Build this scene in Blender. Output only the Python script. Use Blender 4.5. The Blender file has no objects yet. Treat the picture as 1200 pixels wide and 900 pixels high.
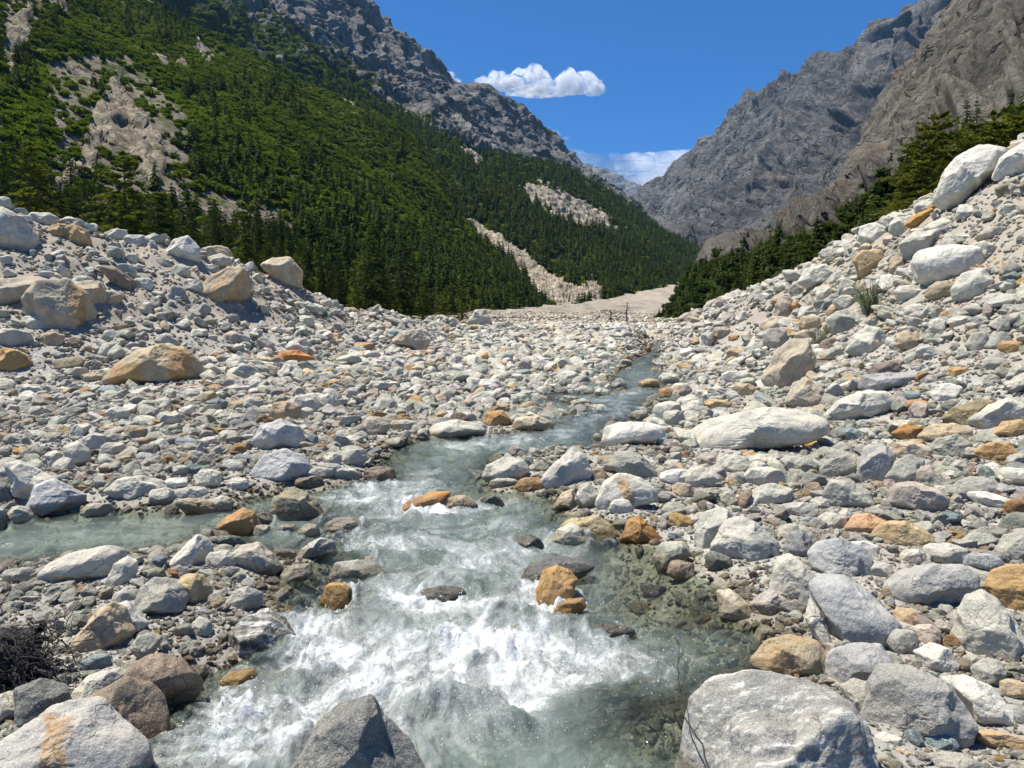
HAZE, EXPOSURE = 2.6e-5, 0.78
import bpy, bmesh, math, random
import numpy as np
from mathutils import Vector

R = math.radians
rng = np.random.default_rng(7)
random.seed(7)

# ------------------------------------------------------------------ scene, camera frame
scn = bpy.context.scene
col_root = scn.collection
FPX, EYE, GRADE = 880.0, 1.9, 0.045          # focal length in photo pixels, eye height, slope of the valley floor
PITCH = math.atan(50.0 / FPX)
CP, SP = math.cos(PITCH), math.sin(PITCH)


def raydir(px, py):
    a = (np.asarray(px, float) - 600.0) / FPX
    b = (450.0 - np.asarray(py, float)) / FPX
    return a, CP + b * SP, -SP + b * CP


def P(px, py, d):
    """World point seen at photo pixel (px, py) whose distance along the valley (world Y) is d."""
    a, b, c = raydir(px, py)
    k = d / b
    return np.stack([a * k, b * k, EYE + c * k], -1)


def on_plane(px, py):
    """Where the sight line meets the plain sloping floor z = GRADE*y."""
    a, b, c = raydir(px, py)
    k = EYE / (GRADE * b - c)
    return a * k, b * k


def proj(p):
    p = np.asarray(p, float)
    x, y, z = p[..., 0], p[..., 1], p[..., 2] - EYE
    f = np.maximum(y * CP - z * SP, 1e-3)
    v = y * SP + z * CP
    return 600 + FPX * x / f, 450 - FPX * v / f


# ------------------------------------------------------------------ noise
_perm = np.random.default_rng(3).permutation(256).astype(np.int64)
_perm = np.concatenate([_perm, _perm, _perm])
_grad = np.random.default_rng(4).normal(size=(256, 3))
_grad /= np.linalg.norm(_grad, axis=1)[:, None]


def gnoise(p):
    p = np.asarray(p, float)
    i = np.floor(p).astype(np.int64)
    f = p - i
    u = f * f * f * (f * (f * 6 - 15) + 10)
    i &= 255
    out = 0
    for dx in (0, 1):
        wx = u[..., 0] if dx else 1 - u[..., 0]
        for dy in (0, 1):
            wy = u[..., 1] if dy else 1 - u[..., 1]
            for dz in (0, 1):
                wz = u[..., 2] if dz else 1 - u[..., 2]
                h = _perm[_perm[_perm[(i[..., 0] + dx) & 255] + ((i[..., 1] + dy) & 255)] + ((i[..., 2] + dz) & 255)]
                g = _grad[h]
                out = out + wx * wy * wz * (g[..., 0] * (f[..., 0] - dx) + g[..., 1] * (f[..., 1] - dy) + g[..., 2] * (f[..., 2] - dz))
    return out * 1.6


def fbm(p, octaves=5, gain=0.5, lac=2.03):
    a, s, out = 1.0, 0.0, 0
    p = np.asarray(p, float)
    for o in range(octaves):
        out = out + a * gnoise(p + 17.3 * o)
        s += a
        a *= gain
        p = p * lac
    return out / s


def ridged(p, octaves=5, gain=0.5, lac=2.07):
    a, s, out = 1.0, 0.0, 0
    p = np.asarray(p, float)
    for o in range(octaves):
        n = 1 - np.abs(gnoise(p + 9.1 * o)) * 2
        out = out + a * n
        s += a
        a *= gain
        p = p * lac
    return out / s


def sstep(a, b, x):
    t = np.clip((x - a) / (b - a), 0, 1)
    return t * t * (3 - 2 * t)


def inside(poly, x, y):
    x, y = np.asarray(x, float), np.asarray(y, float)
    r = np.zeros(x.shape, bool)
    n = len(poly)
    for i in range(n):
        x0, y0 = poly[i]
        x1, y1 = poly[(i + 1) % n]
        if y0 == y1:
            continue
        c = ((y0 > y) != (y1 > y)) & (x < (x1 - x0) * (y - y0) / (y1 - y0) + x0)
        r ^= c
    return r


def sdist(poly, x, y):
    """Signed distance to a polygon, positive inside."""
    d = np.full(np.shape(x), 1e9)
    n = len(poly)
    for i in range(n):
        x0, y0 = poly[i]
        x1, y1 = poly[(i + 1) % n]
        ex, ey = x1 - x0, y1 - y0
        t = np.clip(((x - x0) * ex + (y - y0) * ey) / (ex * ex + ey * ey + 1e-12), 0, 1)
        d = np.minimum(d, (x - x0 - t * ex) ** 2 + (y - y0 - t * ey) ** 2)
    d = np.sqrt(d)
    return np.where(inside(poly, x, y), d, -d)


# ------------------------------------------------------------------ mesh helpers
def mesh_np(name, verts, faces, mats=(), smooth=True, attrs=None, mat_idx=None):
    """faces: (n,k) array with constant k."""
    verts = np.asarray(verts, np.float32)
    faces = np.asarray(faces, np.int32)
    me = bpy.data.meshes.new(name)
    me.vertices.add(len(verts))
    me.vertices.foreach_set("co", verts.ravel())
    n, k = faces.shape
    me.loops.add(n * k)
    me.loops.foreach_set("vertex_index", faces.ravel())
    me.polygons.add(n)
    me.polygons.foreach_set("loop_start", np.arange(0, n * k, k, dtype=np.int32))
    me.polygons.foreach_set("loop_total", np.full(n, k, np.int32))
    if smooth:
        me.polygons.foreach_set("use_smooth", np.ones(n, bool))
    for m in mats:
        me.materials.append(m)
    if mat_idx is not None:
        me.polygons.foreach_set("material_index", np.asarray(mat_idx, np.int32))
    me.update(calc_edges=True)
    for an, av in (attrs or {}).items():
        av = np.asarray(av, np.float32)
        if av.ndim == 1:
            me.attributes.new(an, "FLOAT", "POINT").data.foreach_set("value", av)
        else:
            me.attributes.new(an, "FLOAT_VECTOR", "POINT").data.foreach_set("vector", av.ravel())
    return me


def link(name, me, parent=None, loc=(0, 0, 0)):
    o = bpy.data.objects.new(name, me)
    col_root.objects.link(o)
    o.location = loc
    if parent is not None:
        o.parent = parent
    return o


def tag(o, label=None, cat=None, group=None, kind=None):
    if label: o["label"] = label
    if cat: o["category"] = cat
    if group: o["group"] = group
    if kind: o["kind"] = kind
    return o


def grid_faces(nr, nc):
    i = np.arange(nr - 1)[:, None] * nc + np.arange(nc - 1)[None, :]
    return np.stack([i, i + 1, i + nc + 1, i + nc], -1).reshape(-1, 4)


# ------------------------------------------------------------------ node helper
class N:
    def __init__(self, name, disp=None):
        self.m = bpy.data.materials.new(name)
        self.m.use_nodes = True
        self.t = self.m.node_tree
        self.t.nodes.clear()
        self.out = self.t.nodes.new("ShaderNodeOutputMaterial")

    def n(self, typ, ins=None, **kw):
        nd = self.t.nodes.new(typ)
        for k, v in kw.items():
            setattr(nd, k, v)
        for k, v in (ins or {}).items():
            self.set(nd.inputs[k], v)
        return nd

    def set(self, sock, v):
        if isinstance(v, bpy.types.NodeSocket):
            self.t.links.new(v, sock)
        elif isinstance(v, bpy.types.Node):
            self.t.links.new(v.outputs[0], sock)
        else:
            if sock.type == "RGBA" and isinstance(v, (tuple, list)) and len(v) == 3:
                v = (*v, 1)
            if sock.type == "VECTOR" and isinstance(v, (int, float)):
                v = (v, v, v)
            sock.default_value = v

    def math(self, op, a, b=None, c=None, clamp=False):
        nd = self.t.nodes.new("ShaderNodeMath")
        nd.operation = op
        nd.use_clamp = clamp
        self.set(nd.inputs[0], a)
        if b is not None: self.set(nd.inputs[1], b)
        if c is not None: self.set(nd.inputs[2], c)
        return nd.outputs[0]

    def vmath(self, op, a, b=None, scale=None):
        nd = self.t.nodes.new("ShaderNodeVectorMath")
        nd.operation = op
        self.set(nd.inputs[0], a)
        if b is not None: self.set(nd.inputs[1], b)
        if scale is not None: self.set(nd.inputs["Scale"], scale)
        return nd.outputs[0]

    def mix(self, fac, a, b, mode="MIX"):
        nd = self.t.nodes.new("ShaderNodeMix")
        nd.data_type = "RGBA"
        nd.blend_type = mode
        nd.clamp_factor = True
        self.set(nd.inputs[0], fac)
        self.set(nd.inputs[6], a)
        self.set(nd.inputs[7], b)
        return nd.outputs[2]

    def rng(self, v, a, b, c=0.0, d=1.0, smooth=False):
        nd = self.t.nodes.new("ShaderNodeMapRange")
        nd.clamp = True
        if smooth: nd.interpolation_type = "SMOOTHSTEP"
        self.set(nd.inputs[0], v)
        for i, x in zip((1, 2, 3, 4), (a, b, c, d)):
            self.set(nd.inputs[i], x)
        return nd.outputs[0]

    def noise(self, vec, scale, detail=4, rough=0.55, dist=0.0, dims="3D"):
        nd = self.n("ShaderNodeTexNoise", {"Vector": vec, "Scale": scale, "Detail": detail, "Roughness": rough, "Distortion": dist})
        return nd.outputs[0]

    def attr(self, name, typ="GEOMETRY"):
        return self.n("ShaderNodeAttribute", attribute_name=name, attribute_type=typ)

    def bump(self, h, dist, strength=1.0, normal=None):
        ins = {"Height": h, "Distance": dist, "Strength": strength}
        if normal is not None: ins["Normal"] = normal
        return self.n("ShaderNodeBump", ins).outputs[0]

    def mapv(self, vec, scale=(1, 1, 1), loc=(0, 0, 0), rot=(0, 0, 0)):
        return self.n("ShaderNodeMapping", {"Vector": vec, "Scale": scale, "Location": loc, "Rotation": rot}).outputs[0]

    def finish(self, surf):
        self.t.links.new(surf if isinstance(surf, bpy.types.NodeSocket) else surf.outputs[0], self.out.inputs[0])
        return self.m


def principled(s, col, rough=0.8, normal=None, spec=0.3, **kw):
    ins = {"Base Color": col, "Roughness": rough, "Specular IOR Level": spec}
    if normal is not None: ins["Normal"] = normal
    ins.update(kw)
    return s.n("ShaderNodeBsdfPrincipled", ins)
# ------------------------------------------------------------------ materials
def wet_nodes(s, pos, level=0.05, near=1.0):
    """1 where the surface lies at or under the splash line of the sloping stream; near: 1 beside the water, 0 on dry land."""
    sx = s.n("ShaderNodeSeparateXYZ", {0: pos})
    h = s.math("SUBTRACT", sx.outputs[2], s.math("MULTIPLY", sx.outputs[1], GRADE))
    nz = s.noise(pos, 6.0, 3)
    h = s.math("SUBTRACT", h, s.math("MULTIPLY", nz, 0.05))
    return s.math("MULTIPLY", near, s.rng(h, level - 0.02, level + 0.03, 1.0, 0.0))


def mat_rock(name, typ, k):
    """typ: OBJECT for single boulders, INSTANCER for the scattered stones. k scales the texture."""
    s = N(name)
    tc = s.n("ShaderNodeTexCoord")
    oi = s.n("ShaderNodeObjectInfo")
    off = s.vmath("SCALE", (37.0, 61.0, 23.0), scale=oi.outputs["Random"])
    v = s.vmath("ADD", s.vmath("SCALE", tc.outputs["Object"], scale=k), off)
    col = s.attr("col", typ).outputs["Color"]
    stain = s.attr("stain", typ).outputs["Fac"]
    band = s.attr("band", typ).outputs["Fac"]
    n1 = s.noise(v, 1.6, 7, 0.6, 0.4)
    n2 = s.noise(v, 14.0, 5, 0.7)
    n3 = s.noise(v, 75.0, 3, 0.7)
    c = s.mix(s.rng(n1, 0.35, 0.68), s.mix(1.0, col, (0.66, 0.68, 0.70), "MULTIPLY"), s.mix(1.0, col, (1.16, 1.13, 1.08), "MULTIPLY"))
    c = s.mix(s.rng(n2, 0.52, 0.72, 0, 0.55), c, s.mix(1.0, c, (0.55, 0.53, 0.50), "MULTIPLY"))
    c = s.mix(s.rng(n3, 0.55, 0.66, 0, 0.60), c, s.mix(1.0, c, (0.32, 0.33, 0.35), "MULTIPLY"))
    c = s.mix(s.rng(n3, 0.45, 0.36, 0, 0.35), c, (0.75, 0.74, 0.72))
    # layering and quartz veins
    wv = s.n("ShaderNodeTexWave", {"Vector": s.mapv(v, rot=(0.5, 0.35, 0.2)), "Scale": 3.0, "Distortion": 8.0, "Detail": 5.0, "Detail Scale": 1.0, "Detail Roughness": 0.6}, wave_type="BANDS")
    c = s.mix(s.math("MULTIPLY", s.math("MULTIPLY", s.rng(wv.outputs[0], 0.2, 0.75, 1, 0), s.rng(n2, 0.3, 0.7, 0.65, 1.0)), band), c, s.mix(1.0, c, (0.38, 0.38, 0.38), "MULTIPLY"))
    # long parallel streaks
    stv = s.noise(s.mapv(v, (0.5, 6.0, 6.0), rot=(0.1, 0.25, 0.35)), 2.2, 7, 0.7, 0.3)
    sk = s.attr("streak", typ).outputs["Fac"]
    c = s.mix(s.math("MULTIPLY", s.rng(stv, 0.50, 0.62), sk), c, s.mix(1.0, c, (0.40, 0.41, 0.42), "MULTIPLY"))
    c = s.mix(s.math("MULTIPLY", s.rng(stv, 0.46, 0.36), sk), c, (0.80, 0.78, 0.73))
    # iron stain
    ns = s.noise(v, 1.1, 6, 0.62, 1.2)
    edge = s.math("SUBTRACT", 0.78, s.math("MULTIPLY", stain, 0.62))
    m = s.rng(ns, edge, s.math("ADD", edge, 0.09))
    rust = s.mix(s.noise(v, 5.0, 3), (0.36, 0.19, 0.07), (0.47, 0.34, 0.19))
    c = s.mix(s.math("MULTIPLY", m, 0.62), c, rust)
    pt = s.attr("patch").outputs["Fac"]
    pm = s.rng(s.math("ADD", pt, s.math("MULTIPLY", s.math("SUBTRACT", ns, 0.5), 1.3)), 0.34, 0.72)
    c = s.mix(s.math("MULTIPLY", pm, s.rng(n2, 0.3, 0.7, 0.9, 0.35)), c, s.mix(s.rng(s.noise(v, 9.0, 6, 0.7), 0.35, 0.65), (0.30, 0.13, 0.03), (0.52, 0.33, 0.12)))
    # thin cracks
    cr = s.n("ShaderNodeTexVoronoi", {"Vector": s.vmath("ADD", v, s.vmath("SCALE", s.n("ShaderNodeTexNoise", {"Vector": v, "Scale": 2.0, "Detail": 3.0}).outputs[1], scale=0.9)), "Scale": 1.3}, feature="DISTANCE_TO_EDGE")
    ck = s.rng(cr.outputs[0], 0.0, 0.018, 1, 0)
    ck = s.math("MULTIPLY", ck, s.rng(n1, 0.45, 0.6))
    c = s.mix(s.math("MULTIPLY", ck, 0.6), c, s.mix(1.0, c, (0.3, 0.28, 0.26), "MULTIPLY"))
    # vein
    geo = s.n("ShaderNodeNewGeometry")
    wet = wet_nodes(s, geo.outputs["Position"], 0.085, s.attr("shore", typ).outputs["Fac"])
    c = s.mix(wet, c, s.mix(1.0, c, (0.58, 0.54, 0.46), "MULTIPLY"))
    h = s.math("ADD", s.math("MULTIPLY", s.noise(v, 4.0, 8, 0.62), 1.0), s.math("MULTIPLY", n2, 0.22))
    h = s.math("SUBTRACT", h, s.math("MULTIPLY", ck, 0.12))
    nb = s.bump(h, 0.085 / k if typ == "OBJECT" else 0.12, 0.8)
    nb = s.bump(n3, 0.006 if typ == "OBJECT" else 0.012, 0.5, nb)
    b = principled(s, c, s.rng(wet, 0, 1, 0.85, 0.22), nb, 0.35)
    return s.finish(b)


M_ROCK = mat_rock("weathered_stone", "OBJECT", 2.2)
M_STONE = mat_rock("river_stone", "INSTANCER", 1.0)


def mat_ground():
    s = N("gravel_ground")
    geo = s.n("ShaderNodeNewGeometry")
    pos = geo.outputs["Position"]
    far = s.attr("far").outputs["Fac"]
    dirt = s.attr("dirt").outputs["Fac"]
    cols = []
    hs = []
    for sc, rn in ((62.0, 0.9), (22.0, 1.0)):
        vo = s.n("ShaderNodeTexVoronoi", {"Vector": s.mapv(pos, (1, 1, 0.6)), "Scale": sc, "Randomness": rn})
        cr = s.n("ShaderNodeValToRGB", {0: s.n("ShaderNodeSeparateColor", {0: vo.outputs["Color"]}).outputs[0]})
        e = cr.color_ramp.elements
        e[0].position, e[0].color = 0.0, (0.16, 0.165, 0.16, 1)
        e[1].position, e[1].color = 1.0, (0.50, 0.49, 0.46, 1)
        for p_, c_ in ((0.3, (0.30, 0.29, 0.27, 1)), (0.55, (0.40, 0.39, 0.365, 1)), (0.7, (0.42, 0.36, 0.27, 1)), (0.76, (0.44, 0.44, 0.42, 1)), (0.86, (0.24, 0.28, 0.28, 1))):
            x = e.new(p_); x.color = c_
        cols.append(cr.outputs[0])
        hs.append(s.rng(vo.outputs["Distance"], 0.0, 0.6, 1, 0))
    big = s.noise(pos, 1.7, 6, 0.6)
    c = s.mix(s.rng(big, 0.45, 0.6), cols[0], cols[1])
    sand = s.mix(s.noise(pos, 9.0, 5), (0.21, 0.20, 0.18), (0.31, 0.29, 0.255))
    sn = s.rng(s.noise(pos, 0.9, 5, 0.6), 0.42, 0.58)
    c = s.mix(s.math("MULTIPLY", sn, 0.75), c, sand)
    brown = s.mix(s.noise(pos, 3.5, 6, 0.65), (0.24, 0.205, 0.155), (0.37, 0.325, 0.26))
    c = s.mix(s.math("MULTIPLY", dirt, s.rng(s.noise(pos, 2.0, 5), 0.3, 0.6, 0.35, 1.0)), c, brown)
    # distant outwash plain: pale braided gravel
    fv = s.mapv(pos, (0.09, 0.02, 0.05))
    f1 = s.noise(fv, 1.0, 9, 0.66, 0.6)
    f2 = s.noise(pos, 0.55, 8, 0.75)
    fc = s.mix(s.rng(f1, 0.38, 0.62), (0.27, 0.235, 0.18), (0.45, 0.40, 0.325))
    fc = s.mix(s.rng(f2, 0.5, 0.72, 0, 0.8), fc, (0.20, 0.175, 0.14))
    fc = s.mix(s.rng(f2, 0.47, 0.36, 0, 0.7), fc, (0.62, 0.58, 0.52))
    c = s.mix(far, c, fc)
    wet = s.attr("shore").outputs["Fac"]
    c = s.mix(wet, c, s.mix(1.0, c, (0.66, 0.60, 0.48), "MULTIPLY"))
    h = s.math("ADD", s.math("MULTIPLY", hs[0], 0.25), s.math("ADD", hs[1], s.math("MULTIPLY", s.noise(pos, 18, 6, 0.7), 1.2)))
    nb = s.bump(h, 0.012, 0.8)
    nb = s.bump(f2, s.math("MULTIPLY", far, 2.5), 0.9, nb)
    b = principled(s, c, s.rng(wet, 0, 1, 0.9, 0.3), nb, 0.3)
    return s.finish(b)


M_GROUND = mat_ground()


def mat_mountain(name, dark, light, green1, green2, scar=(0.46, 0.41, 0.33), unit=100.0, bump=6.0, warm=(0.25, 0.20, 0.145), greensc=1.0):
    """unit: size in metres of the large rock forms; attributes veg and bare paint the land cover."""
    s = N(name)
    geo = s.n("ShaderNodeNewGeometry")
    pos = geo.outputs["Position"]
    v = s.vmath("SCALE", pos, scale=1.0 / unit)
    vst = s.mapv(v, (1.6, 1.6, 0.42), rot=(0.15, 0.1, 0.3))
    r1 = s.noise(v, 1.2, 9, 0.62, 0.6)
    r2 = s.noise(vst, 6.0, 9, 0.68, 0.8)
    r3 = s.noise(v, 22.0, 7, 0.75)
    c = s.mix(s.rng(r1, 0.35, 0.65), dark, light)
    c = s.mix(s.rng(s.noise(v, 2.1, 6, 0.6), 0.52, 0.68, 0, 0.7), c, warm)
    c = s.mix(s.rng(r2, 0.5, 0.68, 0, 0.85), c, s.mix(1.0, c, (0.36, 0.36, 0.38), "MULTIPLY"))
    c = s.mix(s.rng(r2, 0.44, 0.30, 0, 0.8), c, s.mix(1.0, c, (1.85, 1.8, 1.75), "MULTIPLY"))
    c = s.mix(s.rng(r3, 0.52, 0.66, 0, 0.7), c, s.mix(1.0, c, (0.42, 0.42, 0.42), "MULTIPLY"))
    dv = s.mapv(s.vmath("ADD", v, s.vmath("SCALE", s.n("ShaderNodeTexNoise", {"Vector": v, "Scale": 1.5, "Detail": 5.0}).outputs[1], scale=1.1)), (3.2, 3.2, 0.8), rot=(0.2, 0.75, 0.2))
    ckk = s.n("ShaderNodeTexVoronoi", {"Vector": dv, "Scale": 2.2}, feature="DISTANCE_TO_EDGE")
    ckm = s.math("MULTIPLY", s.rng(ckk.outputs[0], 0.0, 0.06, 1, 0), s.rng(s.noise(v, 3.0, 6, 0.7), 0.45, 0.60))
    c = s.mix(s.math("MULTIPLY", ckm, 0.75), c, s.mix(1.0, c, (0.28, 0.28, 0.30), "MULTIPLY"))
    veg = s.attr("veg").outputs["Fac"]
    bare = s.attr("bare").outputs["Fac"]
    vb = s.math("ADD", s.math("ADD", veg, s.math("MULTIPLY", s.math("SUBTRACT", s.noise(v, 9.0 * greensc, 8, 0.72), 0.5), 1.5)),
                s.math("MULTIPLY", s.math("SUBTRACT", s.noise(v, 2.2, 5), 0.5), 0.8))
    g = s.mix(s.rng(s.noise(v, 3.3 * greensc, 7, 0.65), 0.38, 0.62), green1, green2)
    g = s.mix(s.rng(s.noise(v, 40.0 * greensc, 6, 0.8), 0.45, 0.62, 0, 0.8), g, s.mix(1.0, g, (0.30, 0.32, 0.30), "MULTIPLY"))
    c = s.mix(s.rng(vb, 0.42, 0.56), c, g)
    sc = s.mix(s.rng(s.noise(vst, 9.0, 9, 0.78), 0.40, 0.60), s.mix(1.0, scar, (0.42, 0.40, 0.37), "MULTIPLY"), scar)
    vr = s.n("ShaderNodeTexVoronoi", {"Vector": v, "Scale": 26.0})
    sc = s.mix(s.rng(vr.outputs["Distance"], 0.35, 0.75, 0, 0.75), sc, s.mix(1.0, scar, (0.30, 0.28, 0.25), "MULTIPLY"))
    sb = s.math("ADD", bare, s.math("MULTIPLY", s.math("SUBTRACT", s.noise(v, 14.0, 6, 0.7), 0.5), 1.1))
    c = s.mix(s.rng(sb, 0.46, 0.56), c, sc)
    h = s.math("ADD", s.math("ADD", r2, s.math("MULTIPLY", r3, 0.35)), s.math("MULTIPLY", r1, 0.5))
    h = s.math("SUBTRACT", h, s.math("MULTIPLY", ckm, 0.35))
    nb = s.bump(h, bump, 1.0)
    b = principled(s, c, 0.92, nb, 0.12)
    return s.finish(b)


def mat_leaf(name, c1, c2, trans=0.25):
    s = N(name)
    oi = s.n("ShaderNodeObjectInfo")
    geo = s.n("ShaderNodeNewGeometry")
    r = s.noise(geo.outputs["Position"], 0.9, 4, 0.7)
    f = s.math("ADD", s.math("MULTIPLY", oi.outputs["Random"], 0.55), s.math("MULTIPLY", s.math("SUBTRACT", r, 0.25), 0.9))
    big = s.noise(geo.outputs["Position"], 0.022, 5, 0.65)
    f = s.math("ADD", f, s.math("MULTIPLY", s.math("SUBTRACT", big, 0.5), 2.2))
    c = s.mix(f, c1, c2)
    c = s.mix(s.rng(big, 0.42, 0.36, 0, 0.5), c, s.mix(1.0, c, (0.5, 0.55, 0.6), "MULTIPLY"))
    d = principled(s, c, 0.9, None, 0.04)
    t = s.n("ShaderNodeBsdfTranslucent", {"Color": s.mix(1.0, c, (1.3, 1.5, 0.7), "MULTIPLY")})
    mx = s.n("ShaderNodeMixShader", {0: trans, 1: d.outputs[0], 2: t.outputs[0]})
    return s.finish(mx)


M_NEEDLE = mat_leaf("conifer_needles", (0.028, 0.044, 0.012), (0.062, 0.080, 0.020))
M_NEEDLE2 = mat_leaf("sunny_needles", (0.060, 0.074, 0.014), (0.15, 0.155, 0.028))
M_BUSH = mat_leaf("birch_leaves", (0.055, 0.082, 0.010), (0.165, 0.195, 0.026))


def mat_simple(name, col, rough=0.85, var=0.35, sc=8.0):
    s = N(name)
    tc = s.n("ShaderNodeTexCoord")
    c = s.mix(s.noise(s.mapv(tc.outputs["Object"], (1, 1, 0.25)), sc, 6, 0.65), tuple(x * (1 - var) for x in col), tuple(x * (1 + var) for x in col))
    nb = s.bump(s.noise(tc.outputs["Object"], sc * 3, 6), 0.02, 0.6)
    return s.finish(principled(s, c, rough, nb))


M_BARK = mat_simple("grey_bark", (0.10, 0.075, 0.055))
M_DEAD = mat_simple("dead_wood", (0.16, 0.14, 0.125))
M_ROOT = mat_simple("dark_root_wood", (0.035, 0.032, 0.030))


def mat_water():
    s = N("glacial_water")
    geo = s.n("ShaderNodeNewGeometry")
    pos = geo.outputs["Position"]
    murk = s.attr("murk").outputs["Fac"]
    fb = s.attr("foam").outputs["Fac"]
    flow = s.attr("flow").outputs["Vector"]
    n1 = s.noise(flow, 1.9, 8, 0.66, 0.9)
    n2 = s.noise(s.mapv(pos, (1.0, 0.75, 1.0)), 6.5, 9, 0.74, 0.7)
    n4 = s.noise(s.mapv(pos, (1.0, 0.8, 1.0)), 26.0, 5, 0.7, 0.5)
    fm = s.math("ADD", s.math("ADD", s.math("MULTIPLY", s.rng(n1, 0.32, 0.68), 0.36), s.math("MULTIPLY", s.rng(n2, 0.32, 0.68), 0.30)), fb)
    fm = s.math("ADD", fm, s.math("MULTIPLY", s.math("SUBTRACT", n4, 0.5), 0.35))
    foam = s.rng(fm, 0.46, 1.02)
    foam = s.math("POWER", foam, 1.2)
    # sparse bright bubbles
    vo = s.n("ShaderNodeTexVoronoi", {"Vector": pos, "Scale": 75.0})
    bub = s.math("MULTIPLY", s.rng(vo.outputs["Distance"], 0.10, 0.17, 1, 0), s.rng(s.math("ADD", s.noise(pos, 3.0, 3), s.math("MULTIPLY", fb, 0.5)), 0.55, 0.75))
    wcol = s.mix(s.rng(n1, 0.35, 0.65), (0.110, 0.148, 0.130), (0.27, 0.335, 0.305))
    c = s.mix(foam, wcol, (0.82, 0.85, 0.86))
    c = s.mix(s.math("MULTIPLY", bub, 0.75), c, (0.85, 0.88, 0.88))
    a = s.math("MAXIMUM", murk, s.math("MAXIMUM", s.math("MULTIPLY", foam, 1.15), s.math("MULTIPLY", bub, 0.7)), clamp=True)
    hz = s.math("ADD", s.math("MULTIPLY", s.noise(flow, 3.2, 5, 0.6, 0.8), 0.7), s.math("MULTIPLY", s.noise(flow, 12.0, 5, 0.62, 1.0), 0.28))
    nb = s.bump(hz, 0.06, 0.9)
    fr = s.noise(pos, 42.0, 6, 0.75)
    nb = s.bump(s.math("MULTIPLY", fr, s.math("ADD", foam, 0.12)), 0.02, 0.9, nb)
    surf = principled(s, c, s.rng(foam, 0, 1, 0.07, 0.55), nb, 0.5)
    surf.inputs["IOR"].default_value = 1.33
    tr = s.n("ShaderNodeBsdfTransparent", {"Color": (0.80, 0.88, 0.84)})
    gl = s.n("ShaderNodeBsdfGlossy", {"Roughness": 0.05, "Normal": nb})
    fre = s.n("ShaderNodeFresnel", {"IOR": 1.33, "Normal": nb})
    clear = s.n("ShaderNodeMixShader", {0: fre.outputs[0], 1: tr.outputs[0], 2: gl.outputs[0]})
    mx = s.n("ShaderNodeMixShader", {0: a, 1: clear.outputs[0], 2: surf.outputs[0]})
    return s.finish(mx)


M_WATER = mat_water()


def mat_cloud(name, dens, sc, lo, hi):
    """Vapour: an uneven pale volume."""
    s = N(name)
    tc = s.n("ShaderNodeTexCoord")
    n = s.noise(tc.outputs["Object"], sc, 5, 0.6)
    pv = s.n("ShaderNodeVolumePrincipled", {"Color": (0.99, 0.99, 1.0), "Density": s.rng(n, lo, hi, 0.0, dens), "Anisotropy": 0.0})
    s.t.links.new(pv.outputs[0], s.out.inputs["Volume"])
    return s.m
# ------------------------------------------------------------------ near terrain: a smooth surface through surveyed points
ctrl = []
def add_plane(pts, dz=0.0):
    for px, py in pts:
        x, y = on_plane(px, py)
        ctrl.append((float(x), float(y), dz))
def add_world(pts):
    for px, py, d in pts:
        p = P(px, py, d)
        ctrl.append((float(p[0]), float(p[1]), float(p[2] - GRADE * p[1])))

add_plane([(100, 520), (300, 480), (450, 450), (600, 430), (700, 420), (600, 540), (750, 560), (850, 600), (900, 800), (1000, 880),
           (100, 700), (150, 850), (0, 560), (0, 760), (450, 520), (850, 430), (-200, 600), (-250, 800), (1350, 900), (620, 400), (720, 392),
           (-300, 500), (950, 560), (600, 900), (1100, 700), (780, 400), (560, 400)])
add_plane([(1180, 620), (1060, 600)], 0.15)
add_plane([(-200, 475), (0, 452), (100, 447), (240, 447), (330, 430), (420, 414), (480, 404), (540, 395), (600, 389)])       # foot of the west bank
add_world([(-350, 150, 26), (-200, 200, 26), (0, 250, 25.5), (60, 270, 26.5), (210, 292, 29), (340, 330, 33), (450, 366, 41), (520, 377, 49), (570, 381, 56), (650, 384, 62)])
add_world([(0, 330, 22.6), (100, 345, 23.2), (190, 352, 25)])
for px, py, d in [(-350, 150, 26), (0, 250, 25.5), (60, 270, 26.5), (210, 292, 29), (340, 330, 33), (450, 366, 41), (570, 381, 56)]:
    p = P(px, py, d)
    ctrl.append((float(p[0] * 1.16), float(p[1] * 1.16) + 3, float(p[2] - GRADE * p[1]) - 1.9))
    ctrl.append((float(p[0] * 1.6), float(p[1] * 1.45) + 6, float(p[2] - GRADE * p[1]) * 0.5 - 1.5))
add_plane([(1200, 545), (1060, 512), (960, 482), (900, 455), (872, 424), (852, 397)], 0.05)    # foot of the east bank
add_plane([(1330, 590)], 0.1)
add_world([(1500, -60, 19), (1350, 60, 20), (1200, 178, 22), (1110, 232, 24), (1030, 266, 27), (990, 292, 30), (930, 332, 36), (895, 368, 44), (850, 381, 52), (800, 386, 60)])
for px, py, d in [(1500, -60, 19), (1350, 60, 20), (1200, 178, 22), (1110, 232, 24), (1030, 266, 27), (930, 332, 36), (895, 368, 44)]:
    p = P(px, py, d)
    ctrl.append((float(p[0]) + 5, float(p[1]) + 6, float(p[2] - GRADE * p[1]) - 1.6))
    ctrl.append((float(p[0]) + 14, float(p[1]) + 20, float(p[2] - GRADE * p[1]) * 0.6 - 2.5))
for x, y in [(-4, -5), (4, -5), (-2, 0), (2, 0), (-9, 1), (8, 1), (0, 72), (-30, 75), (30, 75), (-60, 75), (60, 75), (-60, 40), (60, 45)]:
    ctrl.append((x, y, 0.0 if abs(x) < 50 else -0.5))
ctrl = np.array(ctrl)


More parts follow.
